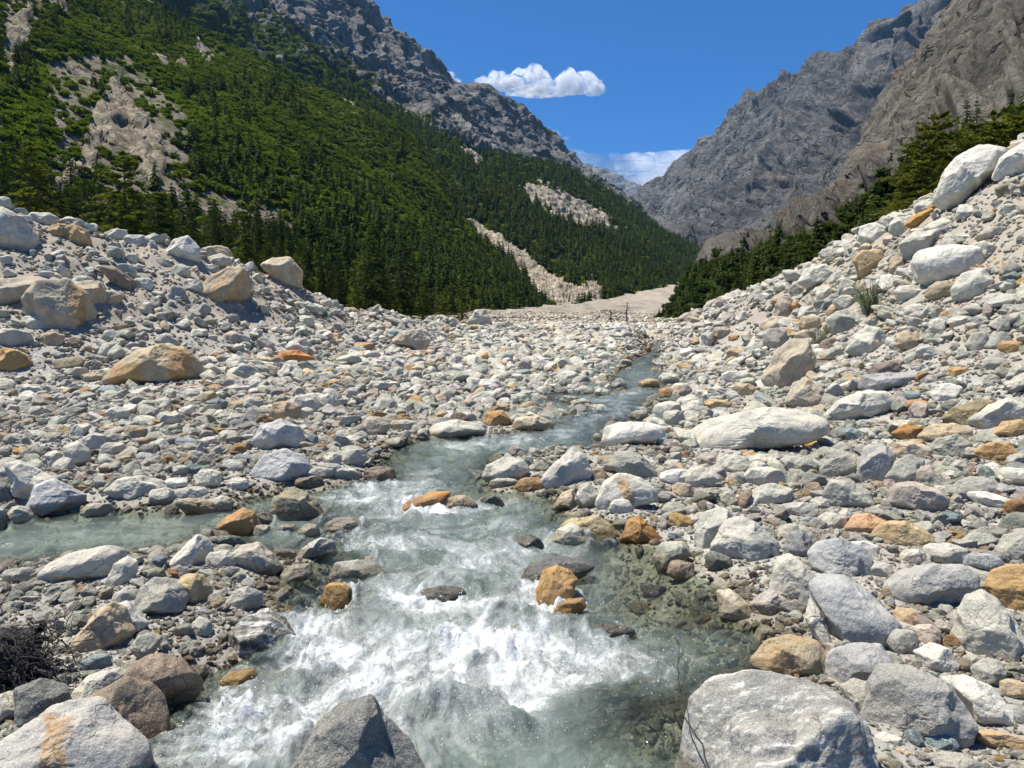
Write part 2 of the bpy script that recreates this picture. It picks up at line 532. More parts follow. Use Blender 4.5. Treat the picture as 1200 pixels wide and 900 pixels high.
def fit_surface(c):
    n = len(c)
    r = np.hypot(c[:, None, 0] - c[None, :, 0], c[:, None, 1] - c[None, :, 1])
    A = np.zeros((n + 1, n + 1))
    A[:n, :n] = -r - np.eye(n) * 0.15
    A[:n, n] = 1
    A[n, :n] = 1
    w = np.linalg.solve(A, np.append(c[:, 2], 0))
    return w
_w = fit_surface(ctrl)


def resid(x, y):
    out = np.full(np.shape(x), _w[-1])
    for (cx, cy, _), w in zip(ctrl, _w[:-1]):
        out = out - w * np.sqrt((x - cx) ** 2 + (y - cy) ** 2 + 0.04)
    return out


main_px = [(120, 960), (190, 868), (240, 806), (262, 786), (330, 764), (348, 738), (332, 700), (340, 676), (385, 655), (392, 625), (376, 606), (372, 582), (420, 566), (458, 562),
           (452, 545), (470, 525), (500, 516), (560, 514), (610, 508), (655, 497), (668, 490), (700, 484), (680, 472), (640, 468), (640, 461), (700, 463), (728, 455), (716, 446), (716, 438), (735, 430), (744, 422),
           (758, 413), (763, 406), (771, 401), (780, 398), (789, 397), (790, 399), (783, 404), (776, 409), (772, 416), (766, 423), (766, 430), (782, 440), (790, 452), (772, 466), (756, 476), (748, 487), (714, 496),
           (702, 512), (702, 524), (660, 530), (622, 536), (575, 540), (560, 560), (572, 578), (632, 582), (650, 596), (655, 606), (720, 634), (770, 650), (805, 676), (842, 690), (846, 722), (880, 738), (900, 752), (880, 790), (840, 812), (795, 840), (790, 960)]
arm_px = [(-220, 640), (-60, 618), (40, 608), (110, 602), (200, 603), (265, 600), (300, 590), (340, 578), (385, 575), (400, 640), (345, 655), (290, 648), (262, 632), (225, 632), (185, 652), (140, 652), (60, 658), (0, 668), (-120, 690), (-240, 700)]
def to_plane(poly):
    return [tuple(float(v) for v in on_plane(a, b)) for a, b in poly]
S_MAIN, S_ARM = to_plane(main_px), to_plane(arm_px)
S_MAIN = [(x, y) if y > 2.75 else (x * 1.6, -5.0) for x, y in S_MAIN]


def stream_sd(x, y):
    return np.maximum(sdist(S_MAIN, x, y), sdist(S_ARM, x, y))


def floor_profile(y):
    return np.interp(y, [0, 60, 100, 200, 330, 400, 470, 580, 760, 1000, 1300, 6000], [0, 2.7, 4.5, 8.5, 16.5, 21.0, 27.5, 40.0, 60.5, 85, 112, 230])


def ground_z(x, y, detail=True):
    x, y = np.asarray(x, float), np.asarray(y, float)
    near = GRADE * y + resid(x, y) + 0.12
    p = np.stack([x, y, np.zeros_like(x)], -1)
    res = np.maximum(near - GRADE * y - 0.12, 0)
    near = near + fbm(p * 0.55, 4) * (0.10 + 0.62 * sstep(0.4, 2.4, res) * (x < 3) + 0.25 * sstep(0.3, 2.0, res) * (x >= 3)) + (fbm(p * 2.3 + 5, 4) * 0.05 if detail else 0)
    sd = stream_sd(x, y)
    w = 0.35 + 0.012 * np.maximum(y, 0)
    t = sstep(-w, 0.06, sd)
    bed = GRADE * y - 0.02 - np.clip(sd * 0.55, -0.02, 0.34)
    near = np.where(t > 0, near * (1 - t) + bed * t, near)
    k = sstep(62, 82, y)
    far = floor_profile(y) + fbm(p * 0.05 + 3, 4) * np.clip((y - 60) * 0.02, 0, 3.0)
    return near * (1 - k) + far * k


def hit_water(px, py):
    """The sight line's point on the stream surface, or None where there is no stream."""
    x, y = on_plane(px, py)
    return (float(x), float(y), GRADE * float(y)) if stream_sd(np.array(x), np.array(y)) > 0.0 else None


def hit_ground(px, py, y0=1.8, y1=400.0, n=700):
    a, b, c = raydir(px, py)
    ys = np.geomspace(y0, y1, n)
    k = ys / b
    xs, zs = a * k, EYE + c * k
    g = ground_z(xs, ys, False)
    below = np.nonzero(zs < g)[0]
    if len(below) == 0:
        i = n - 1
    else:
        i = below[0]
    return float(xs[i]), float(ys[i]), float(g[i])


# the ground: one sheet from behind the camera to the head of the valley
def build_ground():
    nr, nc = 760, 460
    Y = np.concatenate([np.geomspace(2.0, 90, 640) - 8.0, np.geomspace(83, 6000, 120)])
    u = np.linspace(-1.15, 1.15, nc)
    u = np.sign(u) * np.abs(u) ** 1.15
    yy, uu = np.meshgrid(Y, u, indexing="ij")
    xx = uu * (yy + 9)
    zz = ground_z(xx, yy)
    res = resid(xx, yy)
    v = np.stack([xx, yy, zz], -1).reshape(-1, 3)
    far = sstep(45, 70, yy + fbm(v.reshape(nr, nc, 3) * 0.15, 3) * 10).ravel()
    dirt = (sstep(0.5, 1.6, res) * sstep(62, 50, yy)).ravel()
    sd = stream_sd(xx, yy)
    shore = sstep(-0.32, -0.02, sd + fbm(np.stack([xx, yy, xx * 0], -1) * 3, 3) * 0.25).ravel()
    me = mesh_np("ground", v, grid_faces(nr, nc), [M_GROUND], True, {"far": far, "dirt": dirt, "shore": shore})
    o = link("ground", me)
    tag(o, "grey gravel and sand of the valley floor", None, None, "structure")
    return o
ground = build_ground()


# ------------------------------------------------------------------ water
mounds = [  # px, py, half width px, half depth px, height m
    (705, 856, 95, 30, 0.17), (660, 905, 130, 40, 0.09), (600, 868, 60, 16, 0.10), (520, 842, 70, 14, 0.14), (420, 800, 70, 14, 0.05), (360, 770, 60, 12, 0.08), (330, 745, 40, 9, 0.06),
    (620, 742, 110, 13, 0.09), (520, 758, 60, 10, 0.06), (450, 738, 70, 10, 0.07), (540, 688, 60, 9, 0.10), (430, 700, 50, 8, 0.04), (660, 735, 60, 8, 0.06),
    (480, 655, 70, 7, 0.05), (560, 640, 60, 6, 0.05), (430, 622, 50, 6, 0.06), (520, 612, 60, 5, 0.04), (640, 598, 50, 4, 0.04), (400, 590, 40, 5, 0.05),
    (540, 540, 60, 4, 0.04), (480, 545, 30, 4, 0.05), (620, 520, 40, 3, 0.04), (720, 480, 40, 3, 0.04), (300, 850, 60, 14, 0.08), (240, 880, 70, 12, 0.06)]
foams = [  # px, py, rx, ry, strength
    (520, 770, 150, 32, 0.55), (660, 775, 130, 26, 0.50), (400, 790, 90, 30, 0.50), (480, 830, 120, 30, 0.50), (330, 850, 90, 40, 0.42), (250, 895, 100, 25, 0.40), (600, 830, 60, 40, 0.5),
    (350, 745, 50, 16, 0.40), (560, 715, 90, 14, 0.45), (450, 700, 70, 16, 0.30), (560, 670, 70, 12, 0.34), (470, 640, 70, 14, 0.32), (420, 585, 50, 12, 0.42), (470, 572, 60, 8, 0.42), (500, 600, 70, 12, 0.34),
    (600, 622, 60, 10, 0.26), (560, 650, 70, 10, 0.30), (540, 522, 50, 5, 0.22), (600, 515, 50, 6, 0.30), (690, 490, 45, 7, 0.32), (735, 480, 30, 5, 0.3), (520, 555, 60, 6, 0.2), (700, 632, 40, 6, 0.4), (740, 460, 25, 4, 0.25),
    (640, 880, 70, 30, 0.10), (780, 860, 30, 30, 0.12), (20, 640, 40, 8, 0.22), (110, 630, 50, 6, 0.1), (660, 800, 110, 14, 0.45), (700, 712, 40, 8, 0.12), (760, 405, 20, 2, 0.15), (560, 890, 60, 25, 0.25),
    (430, 640, 70, 14, 0.25), (500, 720, 60, 12, 0.3), (620, 700, 50, 12, 0.25), (600, 590, 40, 6, 0.2), (440, 600, 60, 14, 0.22), (380, 730, 50, 20, 0.3), (480, 680, 60, 10, 0.25), (630, 655, 40, 8, 0.2),
    (560, 530, 60, 8, 0.16), (650, 505, 50, 8, 0.18), (720, 470, 30, 6, 0.2), (300, 880, 110, 40, 0.25)]
calm = [(770, 700, 90, 50, 0.30), (150, 632, 160, 26, 0.18), (390, 690, 34, 22, 0.2), (560, 545, 50, 9, 0.1), (710, 865, 105, 42, 0.26), (640, 665, 40, 14, .1)]


def water_h(x, y, px, py):
    z = GRADE * y + 0.0
    h = np.zeros_like(z)
    for a, b, rx, ry, hh in mounds:
        d = ((px - a) / rx) ** 2 + ((py - b) / ry) ** 2
        h = np.maximum(h, hh * np.exp(-d * 1.1))
    return z + h


def build_water():
    nr, nc = 620, 460
    Y = np.geomspace(1.2, 63, nr)
    Y[0] = -4.0
    parts_v, parts_f = [], []
    px_l, px_r = -260, 960
    u = (np.linspace(px_l, px_r, nc) - 600) / FPX
    yy, uu = np.meshgrid(Y, u, indexing="ij")
    xx = uu * np.maximum(yy, 1.2) * 1.0
    sd = stream_sd(xx, yy)
    pl = np.stack([xx, yy, GRADE * yy], -1)
    px, py = proj(pl)
    fo = np.zeros_like(xx)
    for a, b, rx, ry, s_ in foams:
        fo += s_ * np.exp(-(((px - a) / rx) ** 2 + ((py - b) / ry) ** 2) * 0.9)
    rise = np.zeros_like(xx)
    for (cx_, cy_, rx_, ry_, ob_, code_, bx_, by_, sz_) in placed:
        if by_ > 30 or stream_sd(np.array(bx_), np.array(by_)) < 0.02: continue
        rr_ = np.hypot(xx - bx_, (yy - by_) * 0.9) / (sz_ * 0.62)
        an = (by_ - yy) / (np.hypot(xx - bx_, yy - by_) + 1e-3)      # +1 downstream, on the camera's side
        live = 0.35 + np.clip(fo, 0, 0.6)
        fo = fo + (0.50 * np.exp(-((rr_ - 1.0) / 0.20) ** 2) + 0.30 * np.exp(-((rr_ - 1.5) / 0.5) ** 2) * np.clip(an, 0, 1)) * live
        rise += (0.045 * np.exp(-((rr_ - 0.9) / 0.25) ** 2) * np.clip(-an + 0.3, 0, 1) - 0.03 * np.exp(-((rr_ - 1.4) / 0.3) ** 2) * np.clip(an, 0, 1)) * live * 1.5
    fo = 0.76 * (1 - np.exp(-fo * 1.75))
    for a, b, rx, ry, s_ in calm:
        fo -= s_ * np.exp(-(((px - a) / rx) ** 2 + ((py - b) / ry) ** 2) * 0.9)
    # flow coordinates: stretched along the current and bent by slow swirls
    q = np.stack([xx, yy, np.zeros_like(xx)], -1)
    wx = fbm(q * 0.9 + 3, 3) * 0.5
    wy = fbm(q * 0.9 + 31, 3) * 0.5
    arm = sstep(-1.2, -2.2, xx) * sstep(4, 6, yy)
    fx = np.where(arm > 0.5, xx * 0.45, xx) + wx
    fy = np.where(arm > 0.5, yy, yy * 0.70) + wy
    flow = np.stack([fx * 1.8, fy * 1.8, np.zeros_like(fx)], -1)
    act = np.clip(fo + 0.30, 0.06, 1.0)
    wv = fbm(flow * 1.7 + 7, 5, 0.58) * 0.16 + ridged(flow * 3.1, 4, 0.55) * 0.035 + ridged(flow * np.array([1.6, 3.4, 1]) + 20, 3, 0.55) * 0.04
    wv2 = fbm(np.stack([xx * 7, yy * 5.5, xx * 0], -1), 5, 0.62) * 0.075 + ridged(np.stack([xx * 13, yy * 11, xx * 0], -1), 4, 0.6) * 0.018 + fbm(np.stack([xx * 30, yy * 26, xx * 0], -1), 3, 0.6) * 0.014
    zz = water_h(xx, yy, px, py) + rise + (wv * act + wv2 * np.clip(fo, 0, 0.7) * 1.5) * np.clip(1.2 - yy / 60, 0.25, 1)
    bed = ground_z(xx, yy)
    depth = np.clip(GRADE * yy - bed, 0, 1)
    murk = np.clip(1 - np.exp(-depth * 2.7), 0, 0.95)
    for a, b, rx, ry, s_ in [(775, 700, 100, 55, 0.62), (225, 850, 60, 45, 0.40), (395, 690, 45, 28, 0.35), (710, 860, 110, 40, 0.25)]:
        murk -= s_ * np.exp(-(((px - a) / rx) ** 2 + ((py - b) / ry) ** 2))
    murk = np.clip(murk, 0, 1)
    keep = (sd > -(0.35 + 0.02 * np.maximum(yy, 0)))
    v = np.stack([xx, yy, zz], -1).reshape(-1, 3)
    f = grid_faces(nr, nc)
    kf = keep.ravel()[f].any(1)
    f = f[kf]
    used = np.unique(f)
    remap = -np.ones(len(v), int)
    remap[used] = np.arange(len(used))
    me = mesh_np("river_water", v[used], remap[f], [M_WATER], True,
                 {"foam": fo.ravel()[used], "murk": murk.ravel()[used], "flow": flow.reshape(-1, 3)[used]})
    o = link("river", me)
    tag(o, "pale turquoise river with white rapids", None, None, "structure")
    return o


# ------------------------------------------------------------------ mountains: ruled between surveyed lines, then weathered
def resample(row, n):
    row = np.array(row, float)
    pts = P(row[:, 0], row[:, 1], row[:, 2])
    s = np.concatenate([[0], np.cumsum(np.hypot(np.diff(row[:, 0]), np.diff(row[:, 1])))])
    s /= s[-1]
    t = np.linspace(0, 1, n)
    return np.stack([np.interp(t, s, pts[:, k]) for k in range(3)], -1)


def mountain(name, label, rows, mat, nu=360, nv=220, scale=120.0, amp=12.0, kind_r=0.6, back=(200, -120), veg=None, bare=None, base_drop=25, seed=0, fine=1.0, lean=1.0, rough=0, spur=None):
    R_ = [resample(r, nu) for r in rows]
    R_.insert(0, R_[0] + np.array([0, -0.0, -base_drop]))
    bk = R_[-1].copy()
    nb = 3
    for i in range(1, nb + 1):
        R_.append(bk + np.array([0, back[0] * i / nb, back[1] * (i / nb) ** 1.3]))
    R_ = np.array(R_)
    L = np.linalg.norm(np.diff(R_, axis=0), axis=2).mean(1)
    L[-nb:] *= 0.3
    s = np.concatenate([[0], np.cumsum(L)])
    t = np.linspace(0, s[-1], nv)
    j = np.clip(np.searchsorted(s, t, side="right") - 1, 0, len(s) - 2)
    w = ((t - s[j]) / (s[j + 1] - s[j]))[:, None, None]
    V = R_[j] * (1 - w) + R_[j + 1] * w
    du = np.gradient(V, axis=1)
    dv = np.gradient(V, axis=0)
    nrm = np.cross(du, dv)
    nrm /= np.linalg.norm(nrm, axis=2)[..., None] + 1e-9
    if (nrm[..., 2].mean()) < 0:
        nrm = -nrm
    q = V / scale + seed * 7.7
    qs = q * np.array([1.3, 1.3, 0.55])
    if kind_r > 0.6:                          # slabby crags: warped, sharp ribs leaning one way
        wq = np.stack([fbm(q * 0.9 + 4, 3), fbm(q * 0.9 + 14, 3), fbm(q * 0.9 + 24, 3)], -1)
        qs = (q + wq * 0.7) @ np.array([[1.0, 0, 0.55 * lean], [0, 1.0, 0], [-0.55 * lean, 0, 1.0]]) * np.array([1.7, 1.5, 0.42])
    d = kind_r * (ridged(qs * 1.0, 7, 0.58) - 0.35) + (1 - kind_r) * fbm(q * 1.4, 6, 0.5) * 1.3
    d = d + 0.26 * ridged(qs * 4.3 + 3, 5, 0.68) * kind_r * fine
    if spur:
        uu_, vv_ = np.meshgrid(np.linspace(0, 1, V.shape[1]), np.linspace(0, 1, V.shape[0]), indexing="ij")
        uu_, vv_ = uu_.T, vv_.T
        wn = fbm(q * 0.6 + 11, 4)
        sp = np.stack([uu_ * spur[0] + vv_ * spur[1] + wn * 0.9, vv_ * 1.4, wn * 0.3 + seed], -1)
        spv = ridged(sp, 3, 0.5)
        d = d * 0.8 + spur[2] * (spv - 0.2)
    env = sstep(0, 0.12, (t / s[-1]))[:, None] * 0.75 + 0.25
    V = V + nrm * (d * amp * env)[..., None]
    v = V.reshape(-1, 3)
    px, py = proj(v)
    nzz = fbm(v / (scale * 0.35) + 2.2, 4)
    jx, jy = px + nzz * 14, py + fbm(v / (scale * 0.35) + 8.2, 4) * 14
    vg = veg(px, py, jx, jy, v) if veg else np.zeros(len(v))
    br = bare(px, py, jx, jy, v) if bare else np.zeros(len(v))
    if rough:
        rr = (ridged(v / rough + 5, 5, 0.6) - 0.3) * rough * 0.45 * np.clip(br, 0, 1)
        v = v + nrm.reshape(-1, 3) * rr[:, None]
        V = v.reshape(V.shape)
    if spur:
        gl = sstep(0.15, -0.25, spv).ravel() * 0.40
        br = np.maximum(br, gl)
    vg = np.clip(vg, 0, 1) * (1 - np.clip(br, 0, 1))
    me = mesh_np(name, v, grid_faces(nv, nu), [mat], True, {"veg": vg, "bare": br})
    o = link(name, me)
    tag(o, label, None, None, "structure")
    return o, V, np.asarray(vg).reshape(V.shape[:2]), np.asarray(br).reshape(V.shape[:2])


G1, G2 = (0.045, 0.068, 0.010), (0.11, 0.135, 0.020)
M_SLOPE = mat_mountain("wooded_slope", (0.15, 0.13, 0.10), (0.28, 0.25, 0.20), G1, G2, scar=(0.42, 0.37, 0.285), unit=60, bump=2.5)
M_FORE = mat_mountain("forested_spur", (0.15, 0.14, 0.125), (0.28, 0.26, 0.225), (0.020, 0.045, 0.014), (0.040, 0.075, 0.018), unit=80, bump=2.0)
M_CRAG = mat_mountain("grey_crag", (0.135, 0.132, 0.13), (0.29, 0.285, 0.275), (0.022, 0.040, 0.012), (0.045, 0.068, 0.018), scar=(0.40, 0.38, 0.34), unit=220, bump=18, warm=(0.17, 0.155, 0.14))
M_PEAK = mat_mountain("violet_grey_rock", (0.118, 0.113, 0.113), (0.25, 0.24, 0.228), (0.03, 0.05, 0.025), (0.05, 0.075, 0.03), scar=(0.36, 0.345, 0.32), unit=420, bump=45, warm=(0.18, 0.165, 0.155))
M_CLIFF = mat_mountain("brown_cliff", (0.098, 0.092, 0.080), (0.225, 0.21, 0.18), (0.025, 0.042, 0.010), (0.06, 0.078, 0.018), scar=(0.30, 0.27, 0.225), unit=110, bump=6.5, warm=(0.18, 0.138, 0.098))
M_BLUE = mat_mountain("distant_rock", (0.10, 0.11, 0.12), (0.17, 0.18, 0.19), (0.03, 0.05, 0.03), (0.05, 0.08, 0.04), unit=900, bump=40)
M_SNOW = mat_mountain("snowy_rock", (0.20, 0.21, 0.23), (0.4, 0.4, 0.42), (0.3, 0.3, 0.3), (0.3, 0.3, 0.3), scar=(0.85, 0.87, 0.9), unit=900, bump=60)

def polys(ps):
    def f(px, py, jx, jy, v):
        m = np.zeros(len(px), bool)
        for p in ps:
            m |= inside(p, jx, jy)
        return m.astype(float)
    return f

# near wooded slope on the west side
slope_rows = [
    [(-900, 380, 85), (-300, 340, 90), (0, 322, 95), (200, 335, 110), (350, 358, 140), (500, 378, 200), (590, 380, 270), (632, 376, 330)],
    [(-900, 150, 120), (-300, 150, 150), (0, 190, 170), (200, 235, 200), (350, 270, 240), (480, 310, 300), (580, 342, 350), (628, 360, 380)],
    [(-900, -150, 240), (-300, -100, 260), (0, 60, 300), (150, 100, 330), (320, 150, 380), (450, 215, 420), (550, 295, 440), (622, 350, 430)],
    [(-900, -700, 460), (-400, -520, 500), (-100, -250, 560), (135, -12, 620), (320, 78, 640), (440, 132, 640), (495, 175, 640), (530, 232, 600), (548, 270, 560), (585, 308, 520), (616, 340, 480)]]
bare_a = [[(100, 150), (135, 95), (150, 110), (165, 135), (188, 165), (190, 200), (176, 222), (158, 208), (150, 175), (115, 160), (110, 190), (95, 215), (70, 235), (66, 225), (90, 190)],
          [(0, 30), (20, 20), (40, 5), (30, 45), (15, 80), (0, 100)], [(55, 0), (80, 5), (75, 18), (60, 10)], [(180, 65), (198, 72), (195, 80), (182, 76)], [(205, 65), (224, 80), (215, 84), (205, 74)],
          [(225, 40), (248, 58), (246, 74), (232, 60)], [(0, 140), (8, 150), (4, 180), (0, 175)]]
thin_a = [[(50, 80), (140, 60), (215, 135), (225, 220), (340, 245), (350, 300), (200, 290), (40, 250), (60, 150)], [(390, 0), (420, 130), (300, 60), (150, -10)], [(0, 0), (60, 0), (30, 60), (0, 110)]]
def veg_a(px, py, jx, jy, v):
    g = np.full(len(px), 0.95)
    for p in thin_a:
        g = np.where(inside(p, jx, jy), 0.40, g)
    return g
slopeA, VA, vgA, brA = mountain("wooded_hill", "green wooded mountainside rising behind the stony bank", slope_rows, M_SLOPE, 420, 260, 90, 9, 0.35, (180, -90), veg_a, polys(bare_a), seed=1, rough=14)

spur_rows = [
    [(520, 385, 330), (600, 380, 370), (655, 372, 400), (700, 358, 470), (745, 346, 580), (800, 336, 760), (858, 330, 1000), (900, 330, 1200)],
    [(500, 300, 520), (580, 310, 560), (640, 318, 600), (700, 314, 680), (770, 314, 830), (862, 327, 1060), (900, 329, 1260)],
    [(430, 190, 700), (560, 225, 760), (650, 252, 820), (740, 282, 980), (800, 305, 1080), (866, 325, 1180), (905, 329, 1350)],
    [(380, 95, 900), (500, 152, 960), (560, 184, 1010), (600, 187, 1060), (650, 193, 1120), (692, 215, 1220), (725, 236, 1280), (762, 259, 1330), (810, 290, 1380), (862, 320, 1450), (920, 335, 1500)]]
bare_b = [[(605, 218), (640, 215), (655, 225), (690, 240), (712, 250), (735, 272), (722, 277), (690, 268), (650, 255), (625, 238)], [(535, 165), (555, 172), (566, 190), (556, 200), (545, 185)],
          [(545, 252), (560, 257), (600, 288), (640, 320), (690, 346), (708, 356), (650, 380), (625, 352), (600, 316), (572, 288)], [(672, 345), (690, 326), (706, 338), (715, 346), (700, 352)]]
spur, VB, vgB, brB = mountain("forested_spur", "dark conifer forest spur running down to the outwash plain", spur_rows, M_FORE, 380, 220, 110, 13, 0.4, (250, -160), lambda px, py, jx, jy, v: np.full(len(px), 0.98), polys(bare_b), seed=2, rough=16)

crag_rows = [
    [(-200, -150, 800), (0, -70, 860), (150, 30, 900), (330, 100, 950), (450, 160, 1000), (560, 215, 1100), (640, 240, 1200), (720, 260, 1300)],
    [(-100, -300, 1050), (150, -120, 1150), (300, 10, 1250), (400, 75, 1300), (500, 120, 1400), (570, 160, 1500), (640, 195, 1600), (710, 235, 1700)],
    [(0, -450, 1300), (200, -200, 1450), (300, -70, 1600), (350, -20, 1650), (388, -2, 1700), (398, -14, 1700), (428, 8, 1750), (440, 24, 1760), (452, 42, 1780), (482, 50, 1800), (505, 68, 1850), (522, 92, 1900), (540, 112, 1950), (562, 110, 2000), (592, 116, 2050), (612, 132, 2100),
     (640, 164, 2200), (662, 186, 2250), (700, 215, 2300), (760, 260, 2400)]]
def veg_c(px, py, jx, jy, v):
    d = jy - np.interp(jx, [200, 350, 430, 520, 600, 680], [-60, 0, 60, 130, 150, 200])
    return np.clip(0.16 + d / 110.0, 0.0, 0.72)
bare_c = [[(536, 164), (545, 166), (552, 178), (545, 182)], [(555, 175), (562, 180), (562, 195), (556, 192)], [(290, 40), (330, 70), (330, 78), (296, 52)]]
crag, VC, vgC, brC = mountain("rocky_ridge", "jagged grey rock ridge above the green mountainside", crag_rows, M_CRAG, 620, 380, 170, 36, 0.9, (500, -300), veg_c, polys(bare_c), base_drop=60, seed=3, spur=(9, -3, 0.7))

# far grey mountain on the east side
peak_rows = [
    [(740, 345, 2000), (860, 340, 1800), (950, 330, 1500), (1100, 300, 1250), (1400, 150, 900)],
    [(745, 300, 2700), (830, 270, 2500), (920, 210, 2200), (1010, 150, 2000), (1120, 90, 1800), (1400, -30, 1500)],
    [(735, 268, 3300), (765, 247, 3300), (790, 216, 3250), (806, 200, 3200), (820, 191, 3200), (850, 168, 3100), (882, 148, 3050), (906, 124, 3000), (935, 112, 2950), (962, 98, 2900), (985, 82, 2850), (1002, 68, 2800), (1022, 52, 2800), (1040, 36, 2750), (1062, 39, 2750), (1078, 32, 2700),
     (1096, 28, 2700), (1112, 9, 2650), (1130, 11, 2600), (1145, 4, 2600), (1200, -50, 2500), (1400, -200, 2300)]]
def veg_p(px, py, jx, jy, v):
    return 0.75 * inside([(815, 310), (845, 275), (870, 290), (900, 260), (930, 285), (900, 310), (850, 325)], jx, jy) + 0.20 * sstep(180, 300, jy)
peak, VP, vgP, brP = mountain("grey_mountain", "large violet grey bare mountain closing the valley", peak_rows, M_PEAK, 640, 420, 420, 100, 0.9, (900, -500), veg_p, polys([[(910, 300), (980, 262), (985, 268), (925, 305)]]), base_drop=80, seed=4, spur=(10, -4, 1.1))

# nearer brown cliff and the green foot below it
cliff_rows = [
    [(800, 395, 170), (850, 380, 125), (900, 372, 98), (1000, 345, 82), (1200, 262, 60), (1500, 150, 50), (2100, 50, 46)],
    [(832, 350, 320), (900, 333, 230), (1000, 285, 180), (1100, 235, 150), (1300, 120, 115), (1600, -50, 90), (2100, -150, 80)],
    [(846, 338, 640), (920, 314, 460), (985, 272, 390), (1075, 172, 330), (1200, 50, 290), (1500, -150, 240), (2100, -400, 210)],
    [(842, 332, 900), (880, 318, 820), (915, 303, 760), (945, 286, 700), (972, 264, 660), (998, 236, 640), (1018, 204, 620), (1034, 168, 600), (1048, 136, 580), (1062, 108, 570), (1078, 86, 560), (1093, 70, 550), (1108, 52, 545), (1124, 32, 540), (1142, 6, 535), (1165, -30, 530), (1300, -210, 500), (1500, -420, 450), (2100, -900, 400)]]
def veg_d(px, py, jx, jy, v):
    line = np.interp(jx, [820, 860, 905, 950, 1000, 1045, 1065, 1120, 1200, 1500], [318, 308, 300, 285, 262, 235, 200, 185, 150, 40])
    return np.clip(0.46 + (jy - line + 18) / 40.0, 0.16, 0.95)
cliff, VD, vgD, brD = mountain("brown_cliff", "steep brown rock face above the pines", cliff_rows, M_CLIFF, 600, 400, 85, 22, 0.9, (200, -150), veg_d, polys([[(955, 300), (1010, 270), (1012, 275), (965, 305)]]), seed=5, spur=(12, -5, 0.7), fine=0.45)

blue_rows = [
    [(600, 330, 5400), (700, 310, 5400), (800, 320, 5400), (900, 330, 5400)],
    [(600, 208, 6600), (640, 200, 6600), (672, 196, 6600), (690, 195, 6600), (705, 200, 6500), (722, 205, 6400), (740, 215, 6300), (760, 228, 6200), (785, 250, 6100), (840, 290, 6000), (900, 320, 6000)]]
mountain("far_mountain", "hazy blue mountain at the end of the valley", blue_rows, M_BLUE, 260, 120, 900, 90, 0.7, (600, -500), None, None, base_drop=200, seed=6)
snow_rows = [
    [(640, 300, 8500), (760, 300, 8500), (900, 300, 8500)],
    [(640, 250, 10000), (700, 236, 10000), (730, 230, 10000), (752, 221, 10000), (766, 214, 10000), (777, 208, 10000), (790, 213, 10000), (815, 226, 10000), (850, 235, 10000), (900, 245, 10000)]]
mountain("snow_mountain", "far snow streaked summit in the gap of the valley", snow_rows, M_SNOW, 220, 120, 1100, 150, 0.8, (1000, -600), None, lambda px, py, jx, jy, v: np.clip(0.62 - (py - 222) / 60.0, 0, 1), base_drop=300, seed=7)
# ------------------------------------------------------------------ stones
_ico = {}
def ico(level):
    if level not in _ico:
        bm = bmesh.new()
        bmesh.ops.create_icosphere(bm, subdivisions=level, radius=1.0)
        bm.verts.ensure_lookup_table()
        v = np.array([x.co[:] for x in bm.verts])
        v /= np.linalg.norm(v, axis=1)[:, None]
        f = np.array([[a.index for a in x.verts] for x in bm.faces])
        bm.free()
        _ico[level] = (v, f)
    return _ico[level]


def facet_radius(v, g, n=14, lo=0.78, hi=1.05, soft=0.035):
    """Radius of a rounded polyhedron in the directions v."""
    nn = g.normal(size=(n, 3))
    nn /= np.linalg.norm(nn, axis=1)[:, None]
    d = g.uniform(lo, hi, n)
    c = v @ nn.T
    r = d[None, :] / np.maximum(c, 1e-3)
    r = np.concatenate([r, np.full((len(v), 1), 1.12)], 1)
    m = r.min(1, keepdims=True)
    return (m[:, 0] - soft * np.log(np.exp(-(r - m) / soft).sum(1)))


# palette of real stone colours
PAL = {
    "W": ((0.565, 0.54, 0.45), 0.10, 0.06, "pale grey"), "w": ((0.66, 0.635, 0.55), 0.06, 0.03, "white"), "G": ((0.40, 0.39, 0.325), 0.12, 0.10, "grey"),
    "D": ((0.20, 0.20, 0.175), 0.05, 0.25, "dark grey"), "T": ((0.50, 0.40, 0.265), 0.45, 0.15, "tan"), "O": ((0.43, 0.235, 0.085), 0.75, 0.15, "orange"),
    "B": ((0.27, 0.205, 0.145), 0.20, 0.25, "brown"), "Y": ((0.56, 0.37, 0.125), 0.65, 0.2, "yellow"), "P": ((0.50, 0.42, 0.34), 0.35, 0.10, "pinkish"),
    "U": ((0.23, 0.29, 0.285), 0.03, 0.2, "blue-green"), "S": ((0.30, 0.285, 0.25), 0.20, 0.8, "banded grey"), "K": ((0.155, 0.15, 0.14), 0.05, 0.2, "wet dark")}
placed = []                      # (px, py, rx, ry, object) of every single boulder


